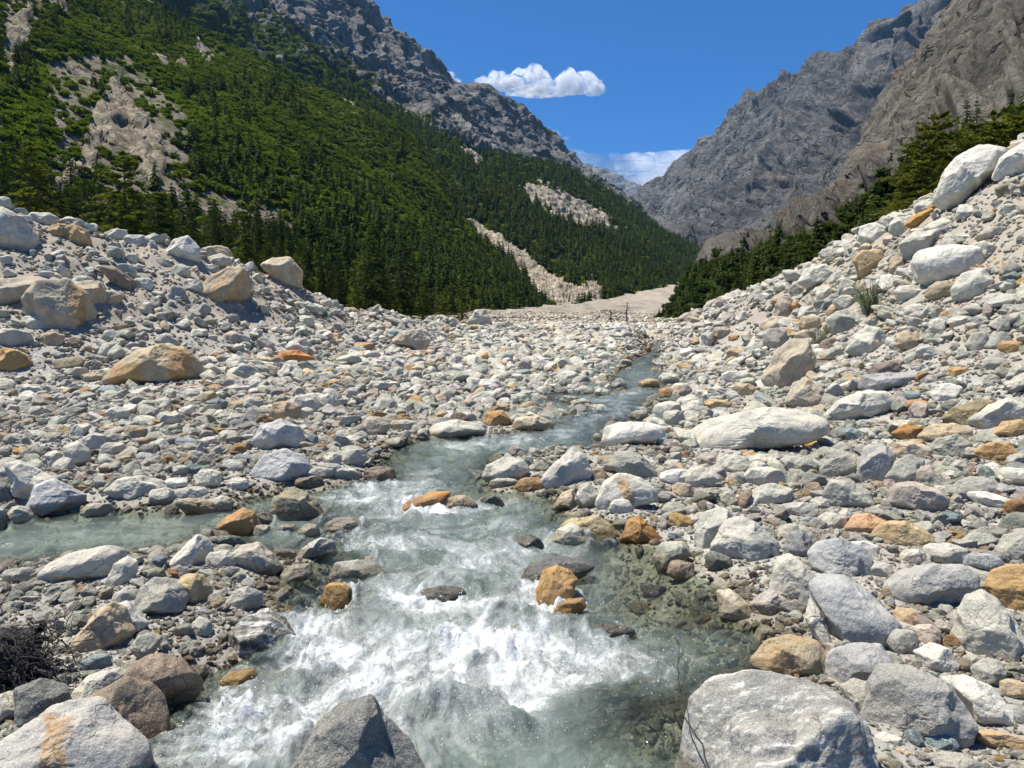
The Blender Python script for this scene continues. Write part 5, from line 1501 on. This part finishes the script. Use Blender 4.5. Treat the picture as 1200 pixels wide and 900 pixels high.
near = [  # px, top y, distance, library, wide, words
    (28, 164, 52, 0, 1.05, "tall sunlit conifer above the crest boulder on the left bank"),
    (-12, 190, 50, 1, 1.1, "sunlit conifer half cut by the picture's left edge"),
    (62, 222, 58, 5, 1.0, "dark conifer between the two tall sunlit ones behind the left bank"),
    (92, 232, 57, 4, 0.9, "dark conifer just left of the broad sunlit conifer"),
    (145, 172, 53, 2, 1.25, "broad sunlit conifer, widest one behind the left bank"),
    (182, 222, 60, 6, 1.1, "short dark conifer touching the broad sunlit conifer on its right"),
    (112, 245, 62, 7, 1.0, "low dark conifer in front of the broad sunlit conifer's left side"),
    (206, 262, 60, 0, 1.1, "small sunlit conifer behind the whitish boulder on the left crest"),
    (230, 268, 64, 5, 1.1, "small dark conifer right behind the cream crest stone"),
    (288, 240, 62, 3, 0.9, "slim ragged conifer behind the perched boulder"),
    (270, 282, 62, 1, 1.1, "low sunlit conifer left of the slim ragged one"),
    (312, 283, 66, 6, 1.1, "low dark conifer behind the cream crest boulder"),
    (345, 296, 68, 2, 1.0, "low sunlit conifer just right of the cream crest boulder"),
    (374, 306, 72, 7, 1.0, "small dark conifer between cream crest boulder and the twin tall conifers"),
    (400, 300, 74, 5, 1.0, "small dark conifer left of the twin tall conifers"),
    (434, 262, 76, 6, 0.95, "left one of the twin tall conifers behind the sloping bank"),
    (472, 270, 80, 4, 1.0, "right one of the twin tall conifers behind the sloping bank"),
    (453, 305, 76, 0, 1.1, "short bright conifer between the twin tall conifers"),
    (495, 322, 82, 1, 1.1, "short bright conifer right of the twin tall conifers"),
    (520, 338, 84, 2, 1.2, "low bushy conifer where the left bank meets the forest"),
    (541, 320, 88, 3, 0.9, "slender conifer standing last at the end of the left bank"),
    (415, 330, 72, 2, 1.2, "low bright bushy conifer before the left twin conifer"),
    # east side pines
    (1078, 148, 34, 8, 1.0, "bushy green pine left of its neighbours behind the white crest boulder"),
    (1108, 128, 38, 9, 0.95, "tallest bushy pine behind the white crest boulder"),
    (1140, 142, 36, 8, 0.95, "bushy pine directly above the white crest boulder"),
    (1172, 126, 38, 9, 1.0, "bushy pine between the two white crest boulders"),
    (1205, 118, 36, 8, 1.0, "bushy pine cut by the picture's right edge"),
    (1062, 196, 34, 9, 0.8, "low spreading pine at the left end of the pine clump"),
    (1050, 232, 36, 8, 1.0, "low pale green pine bush below the pine clump"),
    (1092, 180, 33, 9, 0.8, "lower pine in front of the tallest bushy pine"),
    (880, 312, 92, 1, 1.3, "sunny conifer in the clump at the foot of the right slope"),
    (866, 322, 98, 0, 1.3, "yellow-green conifer at the left of the right slope's clump"),
    (900, 318, 88, 2, 1.3, "bushy conifer right beside the low scree crest"),
    (868, 312, 90, 5, 1.3, "dark conifer behind the yellow-green conifer of the right slope"),
    (852, 335, 105, 1, 1.3, "small sunny conifer on the rim of the outwash plain"),
    (836, 347, 115, 2, 1.4, "smallest conifer bush edging the outwash plain"),
    (890, 322, 80, 3, 1.2, "slim conifer touching the lower scree crest"),
    (912, 330, 84, 6, 1.2, "dark conifer behind the wide scree boulder")]
NG = "conifers behind the stony banks"
n_tree = 0
for px_, top, d, li, wd, lab in near:
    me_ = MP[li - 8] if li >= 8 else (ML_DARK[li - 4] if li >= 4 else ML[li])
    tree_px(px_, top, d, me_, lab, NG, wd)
    n_tree += 1


# ---- forest on the mountainsides
def sample(V, A, dens, h0, h1, weight=None):
    """Points on a mountain grid, even per ground area as seen, where land cover A allows."""
    Pq = V[:-1, :-1]
    px, py = proj(Pq)
    dpx = np.abs(np.gradient(px, axis=1)) * np.abs(np.gradient(py, axis=0)) + np.abs(np.gradient(px, axis=0)) * np.abs(np.gradient(py, axis=1))
    vis = (px > -260) & (px < 1460) & (py > -160) & (py < 420)
    e1 = V[1:, :-1] - V[:-1, :-1]; e2 = V[:-1, 1:] - V[:-1, :-1]
    area = np.linalg.norm(np.cross(e1, e2), axis=2)
    dist = Pq[..., 1]
    w_ = area / dist ** 1.25 * np.clip((A[:-1, :-1] - 0.35) * 2, 0, 1) * vis
    if weight is not None: w_ = w_ * weight(px, py)
    w_ = w_.ravel() / w_.sum()
    g = np.random.default_rng(int(h0 * 100) + dens)
    k = g.choice(len(w_), dens, p=w_)
    r, c = k // (V.shape[1] - 1), k % (V.shape[1] - 1)
    a, b = g.uniform(0, 1, dens)[:, None], g.uniform(0, 1, dens)[:, None]
    p = V[r, c] * (1 - a) * (1 - b) + V[r + 1, c] * a * (1 - b) + V[r, c + 1] * (1 - a) * b + V[r + 1, c + 1] * a * b
    return p, g.uniform(h0, h1, dens), g

def wA(px, py):
    z = fbm(np.stack([px / 60, py / 45, px * 0], -1), 3)
    low = sstep(-40, 60, py - np.interp(px, [0, 200, 400, 640], [230, 180, 230, 300]))
    return np.clip(0.05 + 0.9 * sstep(0.0, 0.22, z) + 1.1 * low, 0.03, 2)
pts, hts, idx_, rots, kinds = [], [], [], [], []
for V_, A_, dn, h0, h1, wf in ((VA, vgA, 3600, 5.5, 10.5, wA), (VB, vgB, 9500, 8, 15, None), (VD, vgD, 3000, 2.0, 4.4, None), (VC, vgC, 700, 8, 13, None)):
    p, h, g = sample(V_, A_, dn, h0, h1, wf)
    pts.append(p); hts.append(h)
pts, hts = np.concatenate(pts), np.concatenate(hts)
# a strip of trees at the foot of the west slope
g = np.random.default_rng(77)
app = hts / pts[:, 1]
ppx, ppy = proj(pts)
inframe = (ppx > 2) & (ppx < 1198) & (ppy > 5) & (ppy < 395)
zg = ground_z(pts[:, 0], pts[:, 1])
order = np.argsort(-np.where(inframe, app, 0))
N_IND_T = 300 - n_tree - 2
single = order[:N_IND_T]
rest = order[N_IND_T:]
zones = [("west", "dark conifer rooted low on the wooded west slope behind the bank", "conifers low on the west slope"), ("spur", "conifer on the forest spur beside the pale gully", "conifers on the forest spur"),
         ("east", "green conifer on the rocky foot of the brown cliff", "conifers under the brown cliff")]
for i in single:
    x, y, z = pts[i]
    px_ = ppx[i]
    if px_ > 790: zz_ = zones[2]
    elif y < 330 and px_ < 640: zz_ = zones[0]
    else: zz_ = zones[1]
    m_ = MM[i % 3]
    tree((x, y, z - 0.3), float(hts[i]), m_, zz_[1], zz_[2], float(g.uniform(0, 6.28)), "conifer_tree", 1.1)
n = len(rest)
sc_ = hts[rest]
scatter("forest", "dense dark conifer forest covering the mountainsides", pts[rest] - np.array([0, 0, 0.3]), np.stack([g.normal(0, .04, n), g.normal(0, .04, n), g.uniform(0, 6.28, n)], -1),
        np.stack([sc_ * g.uniform(0.9, 1.35, n), sc_ * g.uniform(0.9, 1.35, n), sc_], -1), g.integers(0, 5, n), [(far_conifer(10 + i), [M_NEEDLE]) for i in range(5)], "forest")
bp, bh = [], []
for V_, A_, dn, h0, h1, wf in ((VA, vgA, 46000, 1.1, 3.2, None), (VB, vgB, 3000, 4, 7, None), (VC, vgC, 2500, 4, 9, None)):
    p, h, g = sample(V_, A_, dn, h0, h1, wf)
    bp.append(p); bh.append(h)
bp, bh = np.concatenate(bp), np.concatenate(bh)
n = len(bp)
scatter("undergrowth", "bright green birch scrub clothing the slopes between the conifers", bp, np.stack([np.zeros(n), np.zeros(n), g.uniform(0, 6.28, n)], -1), bh[:, None] * g.uniform(0.8, 1.3, (n, 3)) * np.array([1.25, 1.25, 0.9]),
        g.integers(0, 4, n), [(bush_shape(20 + i), [M_BUSH]) for i in range(4)], "scrub")

p, h, g = sample(VD, vgD, 6000, 0.7, 2.0, None)
n = len(p)
dark = []
for i in range(3):
    bm_ = bush_shape(50 + i, 320, 0.055)
    bm_.materials[0] = M_NEEDLE
    dark.append((bm_, [M_NEEDLE]))
scatter("juniper_scrub", "dark low scrub over the rocky foot of the brown cliff", p, np.stack([np.zeros(n), np.zeros(n), g.uniform(0, 6.28, n)], -1), h[:, None] * g.uniform(0.8, 1.3, (n, 3)) * np.array([1.4, 1.4, 0.8]),
        g.integers(0, 3, n), dark, "scrub")

# ---- ground level scrub between the west bank and the slope, behind the east scree
gp = []
for _ in range(2600):
    u_ = g.uniform(-0.95, -0.06); y_ = g.uniform(48, 120)
    gp.append((u_ * y_, y_))
for _ in range(260):
    u_ = g.uniform(0.28, 1.0); y_ = g.uniform(46, 130)
    if u_ * y_ < 22: continue
    gp.append((u_ * y_, y_))
gp = np.array(gp)
gz_ = ground_z(gp[:, 0], gp[:, 1])
px_, py_ = proj(np.stack([gp[:, 0], gp[:, 1], gz_], -1))
ok = ~((px_ > 455) & (px_ < 815))
gp, gz_ = gp[ok], gz_[ok]
n = len(gp)
bs = g.uniform(0.7, 1.9, n)
scatter("scrub_thicket", "low green scrub growing behind the stone banks", np.stack([gp[:, 0], gp[:, 1], gz_ - 0.1], -1), np.stack([np.zeros(n), np.zeros(n), g.uniform(0, 6.28, n)], -1), bs[:, None] * np.array([[1.5, 1.5, 1.0]]),
        g.integers(0, 4, n), [(bush_shape(30 + i, 1100, 0.032), [M_BUSH]) for i in range(4)], "scrub")


# ---- two bare trees on the outwash plain
def bare_tree(seed, H, nb, spread, lean=0.0):
    g = np.random.default_rng(seed)
    vs, fs, bv, bf = [], [], [], []
    def tube(V_, F_, pts_, rads, k=5):
        s = len(V_)
        for p_, r_ in zip(pts_, rads):
            for i in range(k):
                t = 6.283 * i / k
                V_.append((p_[0] + r_ * math.cos(t), p_[1] + r_ * math.sin(t), p_[2]))
        for a in range(len(pts_) - 1):
            for i in range(k):
                j = (i + 1) % k
                F_.append((s + a * k + i, s + a * k + j, s + (a + 1) * k + j, s + (a + 1) * k + i))
    ax = [(lean * z + g.normal(0, 0.02), g.normal(0, 0.02), z) for z in np.linspace(-0.3, H, 7)]
    tube(vs, fs, ax, np.linspace(H * 0.045, 0.03, 7), 7)
    for b in range(nb):
        t = g.uniform(0.12, 0.97)
        p0 = np.array([lean * t * H, 0, t * H])
        an = g.uniform(0, 6.283)
        L = spread * (1.15 - t) * g.uniform(0.5, 1.1)
        p1 = p0 + np.array([math.cos(an) * L, math.sin(an) * L, L * g.uniform(-0.35, 0.25)])
        m = (p0 + p1) / 2 + np.array([0, 0, -0.05 * L])
        tube(bv, bf, [p0, m, p1], [0.045, 0.03, 0.012], 4)
        for c in range(6):
            q0 = p0 + (p1 - p0) * g.uniform(0.3, 1.0)
            q1 = q0 + np.array([math.cos(an + g.uniform(-1, 1)), math.sin(an + g.uniform(-1, 1)), g.uniform(-.5, .4)]) * L * 0.3
            tube(bv, bf, [q0, q1], [0.02, 0.008], 3)
    return vs, fs, bv, bf
def put_bare(px_, top, d, label, seed, nb, spread, name, cat="tree"):
    p = P(px_, top, d)
    gz = float(ground_z(np.array(p[0]), np.array(p[1])))
    H = p[2] - gz
    e = bpy.data.objects.new(name, None)
    col_root.objects.link(e)
    e.location = (p[0], p[1], gz)
    tag(e, label, cat)
    vs, fs, bv, bf = bare_tree(seed, H, nb, spread)
    link("trunk", mesh_np("dead_trunk", vs, fs, [M_DEAD]), e)
    link("branches", mesh_np("dead_branches", bv, bf, [M_DEAD]), e)
put_bare(735, 354, 62, "tall bare dead conifer standing alone on the outwash plain", 3, 34, 1.1, "dead_tree")
put_bare(716, 364, 62, "small brown bare conifer beside the taller dead one", 5, 70, 0.9, "dead_tree")
# ------------------------------------------------------------------ clouds: heaps of billows far beyond the mountains
M_CLOUD = mat_cloud("cloud_vapour", 0.0058, 0.0021, 0.38, 0.64)
M_WISP = mat_cloud("wispy_vapour", 0.0034, 0.0016, 0.34, 0.6)
M_VEIL = mat_cloud("thin_cloud_vapour", 0.0015, 0.0009, 0.30, 0.6)


def cloud(label, puffs, mat, d=42000.0, seed=0, flat=0.35, thick=0.9, name="cloud"):
    g = np.random.default_rng(900 + seed)
    V_, F_, n0 = [], [], 0
    c0 = P(puffs[0][0], puffs[0][1], d)
    sc = d / FPX
    for (px, py, rx, ry) in puffs:
        v, f = ico(5)
        c = P(px, py, d + g.uniform(-1, 1) * rx * sc * 0.5)
        q = v * np.array([rx, (rx + ry) * 0.5 * thick, ry]) * sc
        k = 1 + 0.34 * fbm(v * 1.6 + seed * 3 + px * 0.13, 4, 0.42)
        q = q * k[:, None]
        q[:, 2] = np.where(q[:, 2] < 0, q[:, 2] * flat, q[:, 2])
        V_.append(q + c - c0); F_.append(f + n0); n0 += len(v)
    me = mesh_np("cloud_body", np.concatenate(V_), np.concatenate(F_), [mat], True)
    o = link(name, me, None, c0)
    o["vscale"] = 1.0
    tag(o, label, "cloud")
    return o

cloud("white two-humped fair weather cloud in the blue sky above the valley", [(570, 103, 15, 13), (583, 100, 16, 16), (600, 101, 17, 13), (612, 98, 18, 17), (628, 96, 17, 19), (641, 104, 14, 12), (655, 105, 16, 14), (668, 103, 17, 19), (684, 102, 18, 18), (697, 107, 12, 13), (632, 108, 40, 8)], M_CLOUD, seed=1)
cloud("small wisp of cloud touching the grey ridge below the big cloud", [(642, 160, 7, 5), (650, 158, 7, 6), (663, 163, 5, 3), (630, 156, 6, 3)], M_WISP, seed=2)
cloud("faint wisp of cloud just above the grey ridge's shoulder", [(527, 90, 6, 6), (534, 97, 7, 5), (541, 101, 5, 3)], M_WISP, seed=3)
cloud("long low cloud bank lying behind the far blue mountain", [(660, 186, 18, 11), (675, 196, 26, 14), (672, 184, 18, 9), (690, 190, 24, 9), (716, 192, 28, 11), (742, 192, 26, 12), (766, 190, 26, 11), (790, 188, 26, 12), (812, 186, 24, 10), (832, 188, 24, 9), (740, 203, 60, 12), (790, 206, 60, 14), (700, 200, 40, 8), (760, 216, 60, 12)], M_VEIL, seed=4, flat=0.8)
# ------------------------------------------------------------------ twig, roots, grass tufts
def poly_tube(pts, rads, k=6):
    pts = np.array(pts, float)
    V_, F_ = [], []
    for i, (p, r_) in enumerate(zip(pts, rads)):
        d = pts[min(i + 1, len(pts) - 1)] - pts[max(i - 1, 0)]
        d /= np.linalg.norm(d) + 1e-9
        a = np.cross(d, [0.31, 0.2, 0.93]); a /= np.linalg.norm(a)
        b = np.cross(d, a)
        for j in range(k):
            t = 6.2832 * j / k
            V_.append(p + (a * math.cos(t) + b * math.sin(t)) * r_)
    for i in range(len(pts) - 1):
        for j in range(k):
            m = (j + 1) % k
            F_.append((i * k + j, i * k + m, (i + 1) * k + m, (i + 1) * k + j))
    return np.array(V_), np.array(F_)


def wobble(p0, p1, n, amp, seed, sag=0.0):
    g = np.random.default_rng(seed)
    t = np.linspace(0, 1, n)[:, None]
    p = np.array(p0) * (1 - t) + np.array(p1) * t
    q = np.cumsum(g.normal(0, amp, (n, 3)), 0)
    q -= q[-1] * t
    p = p + q
    p[:, 2] -= sag * np.sin(t[:, 0] * np.pi)
    return p


def joined(list_vf):
    V_, F_, n0 = [], [], 0
    for v, f in list_vf:
        V_.append(v); F_.append(f + n0); n0 += len(v)
    return np.concatenate(V_), np.concatenate(F_)

# the thin bare twig leaning over the rapids, rooted beside the streaky slab
tw = [P(845, 960, 2.35), P(830, 900, 2.55), P(820, 868, 2.72), P(808, 848, 2.85), P(799, 832, 2.95), P(797, 805, 3.05), P(794, 780, 3.15), P(795, 758, 3.25), P(792, 742, 3.32)]
tw = np.array(tw)
fine_t = np.linspace(0, 1, 40)
tw = np.stack([np.interp(fine_t, np.linspace(0, 1, 9), tw[:, k]) for k in range(3)], -1)
tw += fbm(tw * 9, 3)[:, None] * np.array([0.012, 0.0, 0.008])
stem = poly_tube(tw - tw[0], np.linspace(0.0042, 0.0012, 40))
side = [poly_tube(wobble(tw[i] - tw[0], tw[i] - tw[0] + np.array(o_), 8, 0.004, i), np.linspace(0.002, 0.0007, 8), 4) for i, o_ in
        ((20, (-0.05, 0, 0.03)), (23, (0.02, 0.0, 0.09)), (27, (-0.025, 0, 0.06)), (30, (0.02, 0, 0.06)), (34, (-0.02, 0, 0.05)), (12, (0.03, 0, 0.06)))]
v, f = joined([stem] + side)
o = link("twig", mesh_np("twig", v, f, [M_ROOT]), None, tw[0])
tag(o, "thin dark bare twig leaning over the rapids beside the streaky slab", "twig")

# the tangle of dark roots at the left edge
base = np.array(hit_ground(18, 800))
parts_ = []
g = np.random.default_rng(12)
sc = base[1] / FPX
for i in range(5):
    a = base + np.array([g.uniform(-60, 20), g.uniform(-30, 30), g.uniform(20, 60)]) * sc
    b = base + np.array([g.uniform(0, 85), g.uniform(-60, 10), g.uniform(-15, 60)]) * sc
    parts_.append(poly_tube(wobble(a, b, 14, 0.022, 100 + i, -0.05) - base, np.linspace(0.018, 0.006, 14) * g.uniform(0.5, 1.1), 7))
for i in range(260):
    a = base + np.array([g.uniform(-50, 45), g.uniform(-40, 30), g.uniform(-5, 65)]) * sc
    b = a + np.array([g.normal(12, 30), g.normal(-8, 15), g.normal(-8, 26)]) * sc
    parts_.append(poly_tube(wobble(a, b, 12, 0.012, 300 + i, 0.02) - base, np.linspace(0.0035, 0.0010, 12), 4))
v, f = joined(parts_)
o = link("root_tangle", mesh_np("root_tangle", v, f, [M_ROOT]), None, base)
tag(o, "tangle of dark dead roots washed up at the left edge", "driftwood")
lump, fc = ico(6)
lv_ = lump * (1 + 0.35 * fbm(lump * 2.2, 5))[:, None] * np.array([40, 30, 38]) * sc
bl = base + np.array([-18, 10, 22]) * sc
o2 = link("stump", mesh_np("root_stump", lv_, fc, [M_ROOT]), o, bl - base)


# grass tufts and small shrubs on the east scree
M_TUFT = mat_simple("dry_grey_grass", (0.16, 0.18, 0.10), 0.8, 0.4, 3.0)
def tuft(px, py, hp, label, seed, n=70, lean=-0.2):
    x, y, z = hit_ground(px, py)
    g = np.random.default_rng(seed)
    s = y / FPX * hp
    L = []
    for i in range(n):
        a = g.uniform(0, 6.28)
        e = np.array([math.cos(a) * g.uniform(0.05, 0.5) + lean, math.sin(a) * 0.4, g.uniform(0.4, 1.0)]) * s
        p0 = np.array([g.normal(0, .05), g.normal(0, .05), -0.02]) * s
        m = (p0 + e) * 0.5 + np.array([0, 0, 0.10 * s])
        L.append(poly_tube([p0, m, e], [0.014 * s, 0.010 * s, 0.003 * s], 3))
        for q in range(3):
            b0 = p0 + (e - p0) * g.uniform(0.3, 0.95)
            L.append(poly_tube([b0, b0 + g.normal(0, 0.09, 3) * s], [0.008 * s, 0.002 * s], 3))
    v, f = joined(L)
    o = link("shrub", mesh_np("dry_shrub", v, f, [M_TUFT], False), None, (x, y, z))
    tag(o, label, "shrub")
tuft(1022, 370, 44, "sparse grey-green shrub on the right scree beside the pale rocks", 1)
tuft(1012, 362, 24, "small grey shrub just left of the larger scree shrub", 4, 40)
tuft(958, 412, 34, "dry grass tuft by the tall tan boulder", 2, 50, 0.1)
# ------------------------------------------------------------------ camera, light, sky, air
cam = bpy.data.cameras.new("camera")
cam.sensor_width = 36.0
cam.lens = 36.0 * FPX / 1200.0
cam.clip_start, cam.clip_end = 0.05, 120000
co = bpy.data.objects.new("camera", cam)
col_root.objects.link(co)
co.location = (0, 0, EYE)
co.rotation_euler = (math.pi / 2 - PITCH, 0, 0)
scn.camera = co

sun_dir = Vector((-0.36, 0.06, 0.93)).normalized()
sl = bpy.data.lights.new("sun", "SUN")
sl.energy = 5.0
sl.angle = R(0.53)
sl.color = (1.0, 0.935, 0.82)
so = bpy.data.objects.new("sun", sl)
col_root.objects.link(so)
so.rotation_euler = sun_dir.to_track_quat("Z", "Y").to_euler()

w = bpy.data.worlds.new("World")
scn.world = w
w.use_nodes = True
nt = w.node_tree
bg = nt.nodes["Background"]
sky = nt.nodes.new("ShaderNodeTexSky")
sky.sky_type = "NISHITA"
sky.sun_disc = False
sky.sun_elevation = math.asin(sun_dir.z)
sky.sun_rotation = math.atan2(sun_dir.x, sun_dir.y)
sky.altitude = 3800
sky.air_density = 1.0
sky.dust_density = 0.15
sky.ozone_density = 3.0
tint = nt.nodes.new("ShaderNodeMix")
tint.data_type = "RGBA"; tint.blend_type = "MULTIPLY"
tint.inputs[0].default_value = 1.0
tint.inputs[7].default_value = (0.12, 0.86, 1.55, 1)
nt.links.new(sky.outputs[0], tint.inputs[6])
nt.links.new(tint.outputs[2], bg.inputs[0])
bg.inputs[1].default_value = 0.058

if HAZE:
    bm = bmesh.new()
    bmesh.ops.create_cube(bm, size=1.0)
    me = bpy.data.meshes.new("haze")
    bm.to_mesh(me); bm.free()
    m = bpy.data.materials.new("haze_air")
    m.use_nodes = True
    m.node_tree.nodes.clear()
    o_ = m.node_tree.nodes.new("ShaderNodeOutputMaterial")
    pv = m.node_tree.nodes.new("ShaderNodeVolumePrincipled")
    pv.inputs["Color"].default_value = (0.34, 0.64, 1.0, 1)
    pv.inputs["Density"].default_value = HAZE
    pv.inputs["Anisotropy"].default_value = 0.2
    m.node_tree.links.new(pv.outputs[0], o_.inputs["Volume"])
    me.materials.append(m)
    hz = link("haze", me, None, (0, 5900, 1150))
    hz.scale = (17000, 12400, 3300)
    tag(hz, "thin blue mountain haze in the valley", None, None, "stuff")
    # bottom of the box lies under the lowest ground

scn.render.engine = "CYCLES"
scn.cycles.use_denoising = True
try:
    scn.cycles.denoiser = "OPENIMAGEDENOISE"
except Exception:
    pass
scn.cycles.max_bounces = 6
scn.cycles.diffuse_bounces = 3
scn.cycles.glossy_bounces = 2
scn.cycles.transmission_bounces = 3
scn.cycles.transparent_max_bounces = 12
scn.cycles.volume_bounces = 3
scn.cycles.volume_step_rate = 1.0
scn.cycles.volume_max_steps = 128
scn.cycles.sample_clamp_indirect = 4.0
scn.view_settings.view_transform = "Standard"
scn.view_settings.look = "None"
scn.view_settings.gamma = 1.0
scn.view_settings.exposure = EXPOSURE
